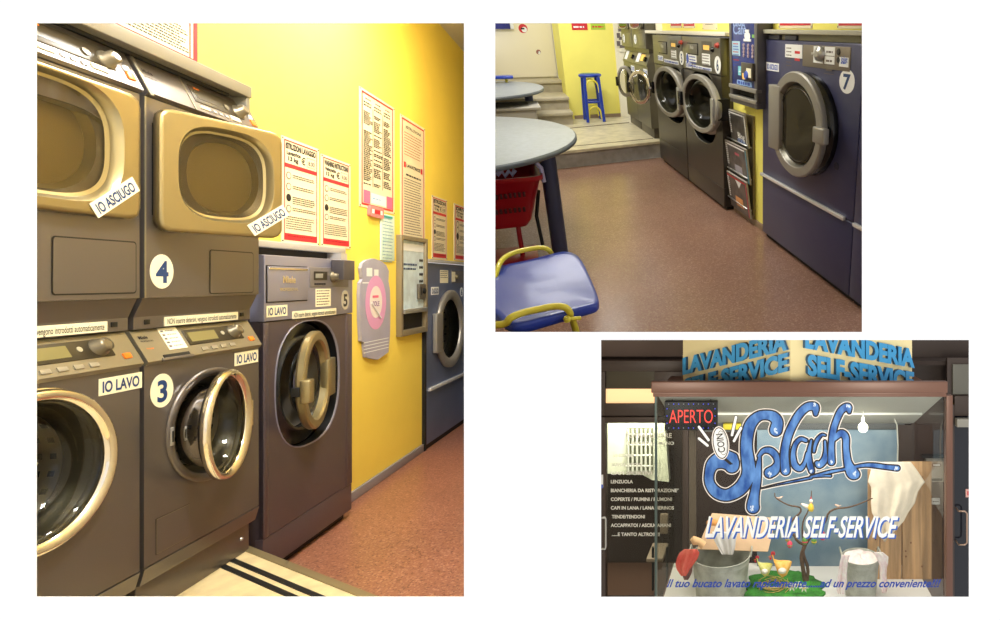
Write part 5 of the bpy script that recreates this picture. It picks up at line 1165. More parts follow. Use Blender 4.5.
# ------------------------------------------------------------ the projecting showcase
zt_ = C.z(700, 381.5, YG - .08); zc0 = C.z(700, 397.5, YG - .08); zc1 = C.z(700, 396, YG); ZTAB = C.z(700, 622, YG); zbase = C.z(700, 660, YG)
t = Thing('display_case', 'brown framed projecting glass showcase with the big blue lettering on its pane', 'display case', C, (C.x(657, YG), YG, zbase))
x0, x1_ = C.x(656, YG), C.x(946, YG)
b = MB(); b.box(C.x(651, YG - .08), C.x(948, YG - .08), YG - .08, YG - .03, zc0 + .03, zt_, brown, .008); b.box(C.x(653, YG - .06), C.x(946.5, YG - .06), YG - .06, YB, zc0, zc0 + .012, brown, .003); b.box(C.x(653, YG - .06), C.x(946.5, YG - .06), YG - .06, YG - .03, zc0 + .01, zc0 + .034, brown, .002); t.part('cornice', b)
b = MB(); b.box(x1_ - .0, x1_ + .045, YG - .01, YG + .05, zbase, zc0, brown, .004); t.part('corner_post', b)
b = MB(); b.box(x0 - .008, x0 + .006, YG - .008, YG + .02, zbase, zc0, mat('glass_edge_green', (70, 84, 80), .3)); t.part('corner_strip', b)
b = MB(); b.box(C.x(910, YB), C.x(913.5, YB), YB - .03, YB, ZTAB, zc0, dkbrown); t.part('back_post', b)
b = MB(); b.box(x0 - .03, x1_ + .03, YG - .02, YB, zbase, ZTAB - .06, brown, .004); t.part('plinth', b)
b = MB(); b.box(x0, x1_, YG, YB, ZTAB - .06, ZTAB, mat('white_tabletop', (232, 228, 222), .5), .004); t.part('shelf_board', b, 'white display board')
zr0, zr1 = C.z(700, 400, YG + .03), C.z(900, 424, YB)
b = MB(); b.prismx([(YG + .03, zc0 - .002), (YG + .03, zc0 - .012), (YB, zr1), (YB, zc0 - .002)], x0 + .01, x1_ - .01, mat('showcase_ceiling', (172, 170, 160), .7)); b.box(x0 + .02, x1_ - .03, YG + .5, YG + .53, C.z(700, 415, YG + .5), C.z(700, 408, YG + .5), mat('rail_white', (205, 205, 196), .4), .003); t.part('ceiling_panel', b)
b = MB(); b.rect(x0, x1_, ZTAB, zc0, YG, glassC); front = t.part('front_pane', b)
b = MB(); b.add([(x0, YG + .01, ZTAB), (x0, YB, ZTAB), (x0, YB, zc0), (x0, YG + .01, zc0)], [(0, 1, 2, 3)], glassS); t.part('side_pane', b)
b = MB(); b.add([(x1_ - .003, YG + .05, ZTAB), (x1_ - .003, YB, ZTAB), (x1_ - .003, YB, zc0), (x1_ - .003, YG + .05, zc0)], [(0, 1, 2, 3)], glassS); t.part('side_pane', b)

# painted lettering: union of round strokes, cut out as three layers
def seg(L, ox, oy, k=5.167): return [(ox + a / k, oy + b_ / k, r / k) for a, b_, r in L]
S = [seg([(418, 180, 35), (425, 140, 32), (405, 112, 30), (365, 103, 27), (325, 112, 28), (288, 150, 32), (270, 210, 33), (266, 280, 34), (275, 350, 37), (278, 400, 38), (262, 445, 38), (225, 490, 37), (165, 518, 33), (110, 502, 32), (76, 455, 28), (75, 400, 28), (95, 355, 36), (140, 335, 46), (180, 345, 48), (190, 365, 40)], 695, 395),
     seg([(170, 320, 35), (195, 325, 30)], 695, 395),
     seg([(335, 315, 10), (328, 370, 18), (320, 440, 24), (308, 510, 27), (300, 560, 33), (300, 580, 35)], 695, 395),
     seg([(330, 315, 12), (355, 288, 16), (390, 288, 20), (418, 315, 20), (425, 350, 18), (412, 385, 28), (385, 402, 30)], 695, 395),
     seg([(158, 98, 14), (155, 62, 24), (115, 62, 24), (75, 98, 24), (40, 155, 24), (15, 215, 24), (0, 280, 24), (-2, 340, 26), (3, 390, 27)], 785, 395),
     seg([(108, 235, 13), (80, 228, 14), (54, 255, 15), (42, 305, 16), (50, 360, 20), (78, 380, 18), (102, 350, 13), (114, 300, 10)], 785, 395),
     seg([(136, 234, 9), (124, 290, 14), (126, 350, 19), (138, 392, 18)], 785, 395),
     seg([(208, 208, 8), (190, 206, 10), (168, 230, 13), (155, 262, 12), (150, 292, 10)], 785, 395), seg([(206, 240, 10), (208, 290, 12), (203, 335, 20), (178, 362, 20), (166, 352, 15)], 785, 395),
     seg([(332, 88, 12), (325, 62, 22), (292, 78, 21), (266, 130, 20), (248, 190, 20), (240, 260, 19), (240, 345, 22)], 785, 395),
     seg([(255, 225, 16), (290, 198, 21), (314, 220, 21), (316, 280, 20), (325, 350, 24), (348, 400, 34), (362, 410, 28)], 785, 395),
     seg([(345, 482, 4), (420, 464, 6), (520, 444, 8), (600, 428, 9)], 695, 395), seg([(135, 422, 8), (230, 398, 11), (300, 385, 10), (400, 364, 12), (460, 364, 15), (520, 372, 15), (580, 378, 17)], 785, 395), seg([(135, 422, 9), (200, 418, 8), (235, 418, 9)], 785, 395)]
def catmull(st):
    P_ = [st[0]] + st + [st[-1]]; out = []
    for i in range(1, len(P_) - 2):
        p0, p1, p2, p3 = (np.array(P_[i + k]) for k in (-1, 0, 1, 2))
        for k in range(5):
            t_ = k / 5; out.append(tuple(.5 * ((2 * p1) + (-p0 + p2) * t_ + (2 * p0 - 5 * p1 + 4 * p2 - p3) * t_ ** 2 + (-p0 + 3 * p1 - 3 * p2 + p3) * t_ ** 3)))
    return out + [st[-1]]
S = [catmull(st_) for st_ in S]
step = .5; gx = np.arange(698, 906, step); gy = np.arange(394, 520, step); GX, GY = np.meshgrid(gx, gy)
Fd = np.full(GX.shape, 99.)
for st_ in S:
    for (ax, ay, ar), (bx_, by_, br) in zip(st_[:-1], st_[1:]):
        dx, dy = bx_ - ax, by_ - ay; L2 = dx * dx + dy * dy + 1e-9
        tt = np.clip(((GX - ax) * dx + (GY - ay) * dy) / L2, 0, 1)
        Fd = np.minimum(Fd, np.hypot(GX - ax - tt * dx, GY - ay - tt * dy) - (ar + (br - ar) * tt))
def layer(mb, Fv, lev, y, m):
    vs, fs, idx = [], [], {}
    def V(p):
        k = (round(p[0], 3), round(p[1], 3))
        if k not in idx: idx[k] = len(vs); vs.append(cp(p[0], p[1], y))
        return idx[k]
    G_ = Fv - lev
    for j in range(len(gy) - 1):
        row = G_[j:j + 2]; act = np.nonzero((row[0, :-1] < 0) | (row[0, 1:] < 0) | (row[1, :-1] < 0) | (row[1, 1:] < 0))[0]
        run = None
        for i in act:
            v4 = [(gx[i], gy[j], G_[j, i]), (gx[i + 1], gy[j], G_[j, i + 1]), (gx[i + 1], gy[j + 1], G_[j + 1, i + 1]), (gx[i], gy[j + 1], G_[j + 1, i])]
            poly = []
            for k in range(4):
                p, q = v4[k], v4[(k + 1) % 4]
                if p[2] < 0: poly.append(p)
                if (p[2] < 0) != (q[2] < 0):
                    u = p[2] / (p[2] - q[2]); poly.append((p[0] + (q[0] - p[0]) * u, p[1] + (q[1] - p[1]) * u))
            f = []
            for p in poly:
                w_ = V(p)
                if w_ not in f: f.append(w_)
            if len(f) > 2: fs.append(tuple(f[::-1]))
    mb.add(vs, fs, m)
inkblue = mat('painted_blue', (96, 146, 212), .5, col2=(26, 76, 152), nscale=18, stretch=(1, 1, .4))
b = MB(); layer(b, Fd, 1.3, YG - .004, mat('outline_cream', (240, 232, 225), .6)); layer(b, Fd, .4, YG - .0055, inkk); layer(b, Fd, -1.0, YG - .007, inkblue)
hl = mat('light_blue_paint', (205, 222, 245), .5)
for px_, py_, r_ in ((775.5, 431, 3), (752, 509, 3), (770, 474, 2.6), (785, 471, 2.2), (815, 404.5, 2.8), (848.5, 406, 2.4), (811, 471, 1.5), (819, 465, 1.3), (831.5, 462, 1.3), (855, 474, 2.6), (896, 468, 2.2)):
    for k in range(12):
        a_ = random.uniform(0, 2 * PI); q_ = random.uniform(0, r_ * .8); w_ = random.uniform(.35, .7); c_ = (px_ + q_ * math.cos(a_), py_ + q_ * 1.2 * math.sin(a_))
        b.add([cp(c_[0] - w_ * .4, c_[1] + w_ * 2, YG - .0074 - k * 1e-5), cp(c_[0] + w_, c_[1] + w_ * 1.4, YG - .0074 - k * 1e-5), cp(c_[0] + w_ * .6, c_[1] - w_ * 2, YG - .0074 - k * 1e-5), cp(c_[0] - w_, c_[1] - w_, YG - .0074 - k * 1e-5)], [(0, 1, 2, 3)], hl)
t.sub('painted_lettering', b, front, 'blue hand-painted lettering reading Splash with black and cream outline')
# the coin and its dashes
b = MB(); cx_, _, cz_ = cp(720.5, 443, YG - .009); M = Matrix.Translation((cx_, YG - .009, cz_)) @ Matrix.Rotation(R(-8), 4, 'Y')
b.m = M; b.lathe((0, 0, 0), [(1, 0), (.001, -.0001)], mat('outline_cream', (240, 232, 225), .6), sx=8.6 / 143, sz=17 / 143, n=40); b.lathe((0, -.001, 0), [(1, 0), (.001, -.0001)], inkk, sx=7.6 / 143, sz=16 / 143, n=40); b.lathe((0, -.002, 0), [(1, 0), (.001, -.0001)], whitec, sx=6.7 / 143, sz=15 / 143, n=40)
b.lathe((.012, -.0023, 0), [(.86, 0), (.82, -.0001)], inkk, sx=6.4 / 143 * .8, sz=14.5 / 143, n=40)
b.m = M @ Matrix.Rotation(R(-90), 4, 'Y'); b.text('COIN', 0, -.025, -.004, .05, inkk, w=.13, align='c', bold=.01); b.m = None
b.add([cp(726, 458, YG - .0095), cp(733, 464, YG - .0095), cp(730, 465, YG - .0095), cp(724, 460, YG - .0095)], [(3, 2, 1, 0)], inkk)
t.sub('painted_coin', b, front, 'white coin with the word COIN')
b = MB()
for p, q in (((699, 427), (708.5, 440)), ((699, 438.5), (707.5, 445.5)), ((736, 417), (732, 435)), ((741, 428), (734, 441))):
    for k_, (r_, m_) in enumerate(((2.0, inkk), (1.3, whitec))):
        pts = []
        a_ = math.atan2(q[1] - p[1], q[0] - p[0])
        for c_, s0 in ((q, -90), (p, 90)):
            for g_ in range(0, 181, 30): w_ = a_ + R(s0 + g_); pts.append(cp(c_[0] + r_ * math.cos(w_), c_[1] + r_ * math.sin(w_), YG - .008 - .001 * k_))
        b.add(pts[::-1], [tuple(range(len(pts)))], m_)
t.sub('painted_dashes', b, front, 'white dashes round the coin')
b = MB(); X = lambda p: C.x(p, YG); hgt = 21 / F * YG
b.text('LAVANDERIA SELF-SERVICE', X(706.5), C.z(700, 537.7, YG), YG - .008, hgt, mat('letter_shadow_blue', (45, 95, 185), .5), w=X(893) - X(704), shear=.2, bold=.022)
b.text('LAVANDERIA SELF-SERVICE', X(705), C.z(700, 536.2, YG), YG - .011, hgt, whitec, w=X(893) - X(704), shear=.2, bold=.022)
t.sub('shop_name_lettering', b, front, 'white slanted capitals with a blue shadow')
b = MB(); b.text('Il tuo bucato lavato rapidamente......ad un prezzo conveniente!!!', X(667), C.z(700, 586.5, YG), YG - .008, 8 / F * YG, mat('script_blue', (34, 66, 160), .5), w=X(938) - X(667), shear=.38, bold=.025)
t.sub('slogan_lettering', b, front, 'blue italic slogan along the foot of the pane')

# LED sign
ya = YG + .08; a, e, d, c = cr(664.5, 401.5, 430.5, 717.5, ya)
t = Thing('led_sign', 'black LED sign glowing APERTO in red behind the glass', 'sign', C, (a, ya, d))
b = MB(); b.box(a, e, ya, ya + .05, d, c, mat('sign_black', (30, 26, 30), .5), .006); b.tube([(a + .05, ya + .03, c), (a + .05, ya + .03, zc0)], .003, dark); b.tube([(e - .05, ya + .03, c), (e - .05, ya + .03, zc0)], .003, dark); t.part('housing', b)
ledr = mat('led_red', (255, 70, 60), .4, emit=.8); ledb = mat('led_blue', (80, 90, 255), .4, emit=.7)
b = MB(); b.text('APERTO', (a + e) / 2 + .0, (c + d) / 2 - .05, ya - .002, .1, ledr, w=(e - a) * .82, align='c', bold=-.008); t.part('lit_letters', b, 'glowing red letters')
b = MB()
for k in range(10):
    for zz3 in (c - .018, d + .018): b.lathe((a + .03 + k * (e - a - .06) / 9, ya, zz3), [(.004, 0), (.003, -.003)], ledb if k % 3 else MATS['lilac_grey_card'], n=8, cap1=True)
for k in range(1, 4):
    for xx in (a + .018, e - .018): b.lathe((xx, ya, d + k * (c - d) / 4), [(.004, 0), (.003, -.003)], ledb, n=8, cap1=True)
t.part('border_lights', b, 'blue dots around the edge')
# hanging lamp
yl = YG + .45; p = cp(863, 427.5, yl); t = Thing('pendant_lamp', 'small round glowing bulb hanging from a rod in the showcase', 'lamp', C, (p[0], yl, p[2] + .1))
b = MB(); b.lathe((p[0], yl, p[2] - .045), [(.001, .006), (.02, .011), (.034, .025), (.039, .045), (.034, .065), (.02, .078), (.014, .084)], mat('bulb_glow', (255, 250, 225), .3, emit=3), axis='z', n=28); t.part('bulb', b)
b = MB(); b.lathe((p[0], yl, p[2] + .05), [(.012, -.015), (.012, .03), (.006, .035), (.006, .13)], mat('socket_white', (215, 215, 205), .4), axis='z', n=16, cap1=True); t.part('socket', b)
t = Thing('ceiling_spotlight', 'grey unlit spotlight clamped to the showcase ceiling on the right', 'lamp', C, cp(908, 402, YG + .5)); pp = cp(909, 403.5, YG + .5)
b = MB(); b.box(pp[0] - .05, pp[0] + .05, pp[1] - .03, pp[1] + .03, pp[2] + .0, pp[2] + .03, silver, .004); t.part('bracket', b)
for s_ in (-1, 1): b = MB(); b.lathe((pp[0] + s_ * .03, pp[1] - .03, pp[2] - .02), [(.012, .05), (.022, .03), (.026, 0), (.02, .005)], silver, n=18); t.part('lamp_head', b)
b = MB(); q = [cp(893, 415, YG + .7), cp(897, 425, YG + .7), cp(898, 445, YG + .7), cp(897.5, 463, YG + .7)]; b.tube(q, .006, mat('cable_white', (180, 180, 170), .5)); single('cable', b, 'thin pale cable hanging down beside the blue backdrop', 'cable', C, q[-1])

# ------------------------------------------------------------ display: backdrop, boards, cloths
ybk = YB - .06
b = MB(); a, e, d, c = cr(757, 430, 580, 897, ybk); b.box(a, e, ybk, ybk + .02, ZTAB + .001, c, mat('sky_backdrop', (106, 130, 148), .7, col2=(140, 158, 168), nscale=3.5), .002); single('backdrop', b, 'cloudy blue backdrop panel at the back of the showcase', 'backdrop', C, (a, ybk, ZTAB))
b = MB(); a, e, d, c = cr(700, 420, 432, 905, ybk + .03); b.box(a, e, ybk + .03, YB + .1, d, c + .1, mat('beam_grey', (96, 98, 98), .6), .004); single('lintel', b, 'grey beam across the back of the showcase above the blue backdrop', 'beam', C, (a, ybk, d))
b = MB(); a, e, d, c = cr(897, 425, 600, 912, ybk + .02); b.box(a, e, ybk + .02, ybk + .06, ZTAB, c, dkbrown); a, e, d, c = cr(686, 432, 600, 696, YB + .2); b.box(a, e, YB + .2, YB + .26, -1.8, c + .2, mat('post_taupe', (110, 98, 84), .5)); single('partition_post', b, 'dark posts framing the back of the showcase', 'post', C, (a, YB + .1, -1.7))
wood = mat('pine_board', (204, 162, 116), .6, noise=.22, nscale=4, stretch=(6, 1, .5)); yw = YG + .6
t = Thing('wooden_board', 'upright pine plank panel with a cloth thrown over its top', 'board', C, (C.x(870, yw), yw, ZTAB))
pl = [(868, 880), (880.5, 902), (902.5, 932)]; zt2 = C.z(900, 463.5, yw)
for q, (l_, r_) in enumerate(pl):
    b = MB(); b.box(C.x(l_, yw), C.x(r_, yw) - .003, yw, yw + .025, ZTAB + .001, zt2 + (.012 if q == 2 else 0), wood, .003)
    for k in range(5): xx = random.uniform(C.x(l_ + 3, yw), C.x(r_ - 3, yw)); b.lathe((xx, yw, random.uniform(ZTAB + .1, zt2 - .1)), [(.007, 0), (.006, -.0006)], mat('wood_knot', (110, 66, 36), .6), n=10, cap1=True)
    t.part('plank', b)
def cloth(rows, y, amp, m, freq=9, seed=0, dy=None, th=.006, cols=26):
    """hanging cloth: rows of (picture row, left edge, right edge)"""
    rnd_ = random.Random(seed); ph = rnd_.uniform(0, 6); G_ = []
    R_ = []
    for i in range(len(rows) - 1):
        n_ = 5
        for k in range(n_):
            f = k / n_; R_.append(tuple(rows[i][j] * (1 - f) + rows[i + 1][j] * f for j in range(3)))
    R_.append(rows[-1])
    for i, (py, l_, r_) in enumerate(R_):
        line = []
        for k in range(cols + 1):
            f = k / cols; u = l_ + (r_ - l_) * f; w_ = amp * (math.sin(f * freq + ph + i * .06) + .5 * math.sin(f * freq * 2.3 + ph * 2 - i * .1)) * min(1, .3 + i / len(R_))
            line.append(cp(u, py, y + w_ + (dy(i / len(R_), f) if dy else 0)))
        G_.append(line)
    b = MB(); n_ = cols + 1; vs = [p for l_ in G_ for p in l_]; vs2 = [(p[0], p[1] + th, p[2]) for p in vs]; fs = []
    for i in range(len(G_) - 1):
        for k in range(cols): fs.append((i * n_ + k, (i + 1) * n_ + k, (i + 1) * n_ + k + 1, i * n_ + k + 1))
    N_ = len(vs); f2 = [tuple(v + N_ for v in f[::-1]) for f in fs]; rim = []
    top = list(range(n_)); bot = [(len(G_) - 1) * n_ + k for k in range(n_)]; lf = [i * n_ for i in range(len(G_))]; rt = [i * n_ + cols for i in range(len(G_))]
    for L_, s_ in ((top, 1), (bot, -1), (lf, -1), (rt, 1)):
        for p, q in zip(L_[:-1], L_[1:]): rim.append((p, q, q + N_, p + N_) if s_ > 0 else (q, p, p + N_, q + N_))
    b.add(vs + vs2, fs + f2 + rim, m, True); return b
linen = mat('linen_cloth', (232, 218, 196), .85, noise=.04, nscale=15, bump=.1)
b = cloth([(462, 874, 911), (470, 871, 917), (482, 868, 925), (487, 871, 921), (492, 871.5, 918), (503, 871, 915), (513, 872, 908), (521, 876, 904), (530, 879, 896), (537, 882, 889), (542, 884, 885)], yw - .07, .016, linen, 12, 3)
single('linen_cloth', b, 'off-white linen cloth draped in a point over the pine board', 'cloth', C, cp(885, 542, yw - .03))
# tubs
galv = mat('galvanised_zinc', (178, 178, 166), .5, .1, col2=(150, 150, 138), nscale=12); galvd = mat('zinc_inside', (70, 72, 66), .6, .3)
def tub(px, py, rpx, pyb, rbpx, y, label, rim_tilt=0):
    x_, _, zr = cp(px, py, y); r1 = rpx / F * y; r0 = rbpx / F * y; zb_ = ZTAB + .001; h = zr - zb_
    t = Thing('zinc_tub', label, 'tub', C, (x_, y, zb_))
    b = MB(); b.lathe((x_, y, zb_), [(r0, 0), (r0 * 1.0, .01), (r0 + (r1 - r0) * .5, h * .5), (r1 * .97, h * .82), (r1 * .99, h * .84), (r1 * .985, h * .86), (r1, h * .97), (r1 * 1.03, h * .985), (r1 * 1.03, h), (r1 * .99, h), (r1 * .96, h * .9), (r1 * .9, h * .5), (r0 * .95, .02)], galv, axis='z', n=48, cap0=True, cap1=True); t.part('body', b)
    for s_ in (-1, 1): b = MB(); b.tube([(x_ + s_ * r1 * .9, y - r1 * .45 * (s_ < 0), zb_ + h * .9), (x_ + s_ * r1 * 1.04, y - .03, zb_ + h * .98), (x_ + s_ * r1 * 1.06, y - .03, zb_ + h * 1.12), (x_ + s_ * r1 * 1.06, y + .07, zb_ + h * 1.12), (x_ + s_ * r1 * 1.0, y + .07, zb_ + h * .95)], .007, galv); t.part('handle', b)
    return t, x_, zb_, h, r1
T1 = tub(721, 553.5, 29, 605, 25, YG + .4, 'big weathered zinc washtub at the left with boards and cloths on it')
T2 = tub(860.5, 556, 18.5, 600, 15, YG + .36, 'smaller zinc bucket with white flowered cloth spilling over both sides')
# cream boards resting on the big tub
yb_ = YG + .52; b = MB(); pts = [cp(712, 513, yb_ + .06), cp(776, 518, yb_ + .06), cp(768, 551.5, yb_ - .1), cp(697, 549, yb_ - .1)]; pt2 = [(p[0], p[1] + .02, p[2] - .012) for p in pts]
b.loft([pts, pt2], mat('cream_board', (214, 178, 140), .6, noise=.06), smooth=False); b.add(pts, [(0, 3, 2, 1)], MATS['cream_board']); b.add(pt2, [(0, 1, 2, 3)], MATS['cream_board']); single('washboard', b, 'slanting pale wooden board laid across the big tub', 'board', C, pts[3])
b = cloth([(532, 712, 738), (540, 714, 736), (548, 718, 735), (555, 722, 733)], yb_ - .14, .012, mat('white_rag', (232, 226, 220), .8), 9, 5); single('white_rag', b, 'crumpled white rag hanging over the edge of the slanting board', 'cloth', C, cp(725, 555, yb_ - .14))
b = MB(); p = cp(713, 523, yb_ + .02); b.lathe(p, [(.001, -.02), (.04, -.016), (.055, 0), (.04, .02)], mat('soap_orange', (214, 150, 80), .5), sz=.6, n=24, sx=1); single('soap_bar', b, 'orange-brown soap on the upper left of the slanting board', 'soap', C, p)
b = MB(); p = [cp(692, 538, YG + .28), cp(695, 541, YG + .28), cp(699, 541.5, YG + .28), cp(703.5, 545.5, YG + .28)]; b.tube(p, [.02, .032, .026, .03], mat('pale_wood', (222, 180, 130), .6), n=14); single('wooden_scoop', b, 'pale wooden scoop poking out at the left rim of the big tub', 'scoop', C, p[0])
redc = mat('red_cloth', (208, 66, 56), .8, col2=(230, 120, 100), nscale=8)
b = cloth([(549.5, 684, 697), (553, 679.5, 699.5), (558, 677, 698), (564, 675.5, 694), (569, 676.5, 690), (573, 679, 688), (576, 681, 686)], YG + .16, .02, redc, 8, 2); single('red_cloth', b, 'red cloth hanging over the left rim of the big tub', 'cloth', C, cp(684, 576, YG + .16))
b = cloth([(566, 682, 693), (572, 681, 692), (577, 683, 690), (580, 684, 688)], YG + .2, .01, mat('mauve_cloth', (122, 90, 84), .8), 7, 4); single('brown_cloth', b, 'brown cloth under the red one at the left of the big tub', 'cloth', C, cp(685, 580, YG + .2))
flor = mat('flowered_cloth', (240, 232, 224), .85, col2=(232, 205, 205), nscale=26)
t = Thing('flowered_cloth', 'white pink-flowered cloth heaped in the smaller zinc bucket', 'cloth', C, (T2[1], YG + .36, T2[2] + T2[3]))
b = MB(); nn = 36; rings = []
for i in range(9):
    f = i / 8; rr = T2[4] * .97 * math.cos(f * PI / 2); rings.append([(T2[1] + rr * math.cos(2 * PI * k / nn) * (1 + .05 * math.sin(5 * k)), YG + .36 + rr * math.sin(2 * PI * k / nn), T2[2] + T2[3] * .93 + .03 * math.sin(f * PI / 2) * (1 + .35 * math.sin(k * 1.3 + i))) for k in range(nn)])
b.loft(rings, flor, cap1=True); t.part('heap', b)
b = cloth([(555, 842, 850), (562, 840, 848), (572, 838.5, 847), (582, 837, 847), (590, 836.5, 845), (594, 838, 844)], YG + .2, .012, flor, 8, 6); t.part('hanging_end', b)
b = cloth([(552.5, 874, 883), (557, 876, 888.5), (564, 879, 888), (567, 880, 887), (575, 880, 886.5), (585, 881, 888), (593, 882, 886.5)], YG + .2, .012, flor, 7, 8); t.part('hanging_end', b)
# easter tree
yt_ = YG + .5; bark = mat('twig_bark', (104, 78, 58), .8, noise=.2, nscale=20); K = 6.145
def br(L, r0, r1, dy=0): 
    pts = [cp(740 + a / K, 490 + c / K, yt_ + dy * (i / max(1, len(L) - 1))) for i, (a, c) in enumerate(L)]
    P2 = [pts[0]]
    for i in range(len(pts) - 1): P2 += [tuple(.75 * u + .25 * v for u, v in zip(pts[i], pts[i + 1])), tuple(.25 * u + .75 * v for u, v in zip(pts[i], pts[i + 1]))]
    P2.append(pts[-1]); b = MB(); n_ = len(P2); b.tube(P2, [r0 + (r1 - r0) * i / (n_ - 1) for i in range(n_)], bark, n=8); return b
t = Thing('easter_tree', 'bare twisted branch standing as an Easter tree on the green mat', 'tree', C, cp(806, 578, yt_))
pb = cp(805, 578, yt_); 
b = br([(400, 560), (385, 470), (375, 400), (400, 340)], .018, .014); tr = t.part('trunk', b)
b = br([(412, 560), (420, 480), (392, 410), (385, 365), (400, 335)], .014, .012, .05); t.part('trunk', b)
for L, r0, r1, dy in (([(400, 340), (350, 315), (335, 280), (300, 250), (300, 210), (330, 175), (372, 140), (375, 110), (345, 100), (310, 98), (250, 70), (215, 45), (213, 18)], .012, .004, .1), ([(400, 340), (425, 300), (450, 275), (455, 240), (500, 220), (530, 190), (540, 140), (590, 112), (650, 110), (700, 98), (760, 75), (815, 50)], .012, .004, -.1), ([(395, 345), (380, 250), (390, 180), (420, 130), (437, 60), (440, 5)], .008, .003, .05), ([(300, 250), (295, 300), (300, 310)], .004, .002, .0), ([(345, 300), (330, 260), (360, 200)], .006, .003, .1)):
    t.part('branch', br(L, r0, r1, dy))
def egg(px, py, r, m, lab, y=yt_ - .02, m2=None):
    r *= 1.3
    x_, _, z_ = cp(px, py, y); t = Thing('easter_egg', lab, 'egg', C, (x_, y, z_ - r * 1.3), 'eggs hanging in the Easter tree')
    b = MB(); b.lathe((x_, y, z_), [(.001, -r * 1.2), (r * .6, -r * 1.0), (r * .95, -r * .4), (r, 0), (r * .85, r * .6), (r * .45, r * 1.15), (.001, r * 1.35)], m, axis='z', n=20); 
    if m2: b.lathe((x_, y, z_), [(r * .99, -r * .3), (r * 1.02, -.1 * r), (r * 1.0, .1 * r)], m2, axis='z', n=20)
    t.part('shell', b); b = MB(); b.tube([(x_, y, z_ + r * 1.3), (x_, y, z_ + r * 2.4)], .002, whitec, n=5); t.part('string', b)
eggs = mat('egg_pink', (228, 70, 96), .4); egt = mat('egg_teal', (84, 150, 130), .4, col2=(190, 160, 80), nscale=30); egg_g = mat('egg_green', (90, 140, 60), .4); egy = mat('egg_yellow', (225, 190, 60), .4)
egg(788, 538.5, .019, egt, 'teal and gold speckled egg, highest on the left of the Easter tree'); egg(789.8, 544.5, .017, eggs, 'pink egg low on the left below the teal one', yt_ - .04, egt)
egg(804.8, 541, .018, egg_g, 'green and red banded egg hanging at the fork of the branches', yt_ - .05, eggs); egg(814, 541, .017, egg_g, 'green egg right of the fork of the branches', yt_ - .04, egy); egg(822.7, 536, .021, eggs, 'plain pink egg, rightmost in the Easter tree')
def bird(px, py, s, m, lab, flip=1):
    x_, y, z_ = cp(px, py, yt_ - .03); b = MB(); rings = []
    for f, r in ((-1, .02), (-.7, .4), (-.2, .62), (.3, .55), (.6, .42), (.85, .42), (1.1, .3), (1.25, .02)): rings.append([(x_ + flip * s * f, y + s * r * .8 * math.cos(2 * PI * k / 14), z_ + s * (max(0, f) * .55 + r * .9 * math.sin(2 * PI * k / 14))) for k in range(14)])
    b.loft(rings, m); b.add([(x_ + flip * s * 1.2, y, z_ + s * .75), (x_ + flip * s * 1.55, y, z_ + s * .62), (x_ + flip * s * 1.2, y, z_ + s * .55)], [(0, 1, 2)], orange); b.loft([[(x_ - flip * s * .8, y - .004, z_ - s * .1), (x_ - flip * s * .8, y + .004, z_ - s * .1), (x_ - flip * s * .8, y, z_ + s * .25)], [(x_ - flip * s * 1.7, y - .003, z_ + s * .2), (x_ - flip * s * 1.7, y + .003, z_ + s * .2), (x_ - flip * s * 1.7, y, z_ + s * .45)]], m, True, True); single('ornamental_bird', b, lab, 'bird ornament', C, (x_, y, z_), 'bird ornaments in the Easter tree')
wb = mat('feather_white', (238, 228, 214), .8); bird(780, 498, .016, mat('bird_pinkish', (214, 180, 160), .8), 'pinkish bird ornament on the left branch'); bird(806, 506.5, .03, wb, 'largest white bird ornament near the middle of the tree', -1); bird(837.5, 506, .017, mat('bird_pinkish', (214, 180, 160), .8), 'pinkish bird ornament on the right branch', -1)
t = Thing('chick_ornament', 'yellow and white chick ornament at the top of the Easter tree', 'chick ornament', C, cp(811, 512, yt_ - .05)); x_, y_, z_ = cp(811, 507, yt_ - .05)
b = MB(); b.lathe((x_, y_, z_), [(.001, -.035), (.018, -.03), (.024, -.01), (.018, .015), (.008, .03), (.001, .034)], egy, axis='z', n=18); t.part('body', b)
b = MB(); b.lathe((x_, y_, z_ + .045), [(.001, -.018), (.013, -.008), (.014, .004), (.008, .014), (.001, .017)], wb, axis='z', n=16); b.lathe((x_, y_, z_ + .065), [(.006, 0), (.001, .02)], redi, axis='z', n=10); b.lathe((x_, y_ - .014, z_ + .043), [(.004, 0), (.001, -.01)], orange, n=8); t.part('head', b)
# mat, nest, hens, flowers
b = MB(); x_, y_, _ = cp(784, 590, YG + .42); grass = mat('green_felt', (66, 150, 50), .9, noise=.25, nscale=18)
oc = [(x_ + (.3 + .025 * math.sin(k * 1.7) + .02 * math.sin(k * .9)) * math.cos(2 * PI * k / 40), YG + .45 + .27 * math.sin(2 * PI * k / 40) * (1 + .06 * math.sin(k * 2.1)), 0) for k in range(40)]
b.prismz([(p[0], p[1]) for p in oc], ZTAB + .001, ZTAB + .02, grass); b.loft([[(p[0], p[1], ZTAB + .02) for p in oc], [(x_ + (p[0] - x_) * .7, YG + .45 + (p[1] - YG - .45) * .7, ZTAB + .04) for p in oc], [(x_ + (p[0] - x_) * .2, YG + .45 + (p[1] - YG - .45) * .2, ZTAB + .045) for p in oc]], grass, cap1=True); single('grass_mat', b, 'green artificial grass mat under the hens and the tree', 'grass mat', C, (x_, YG + .45, ZTAB))
yh = YG + .42
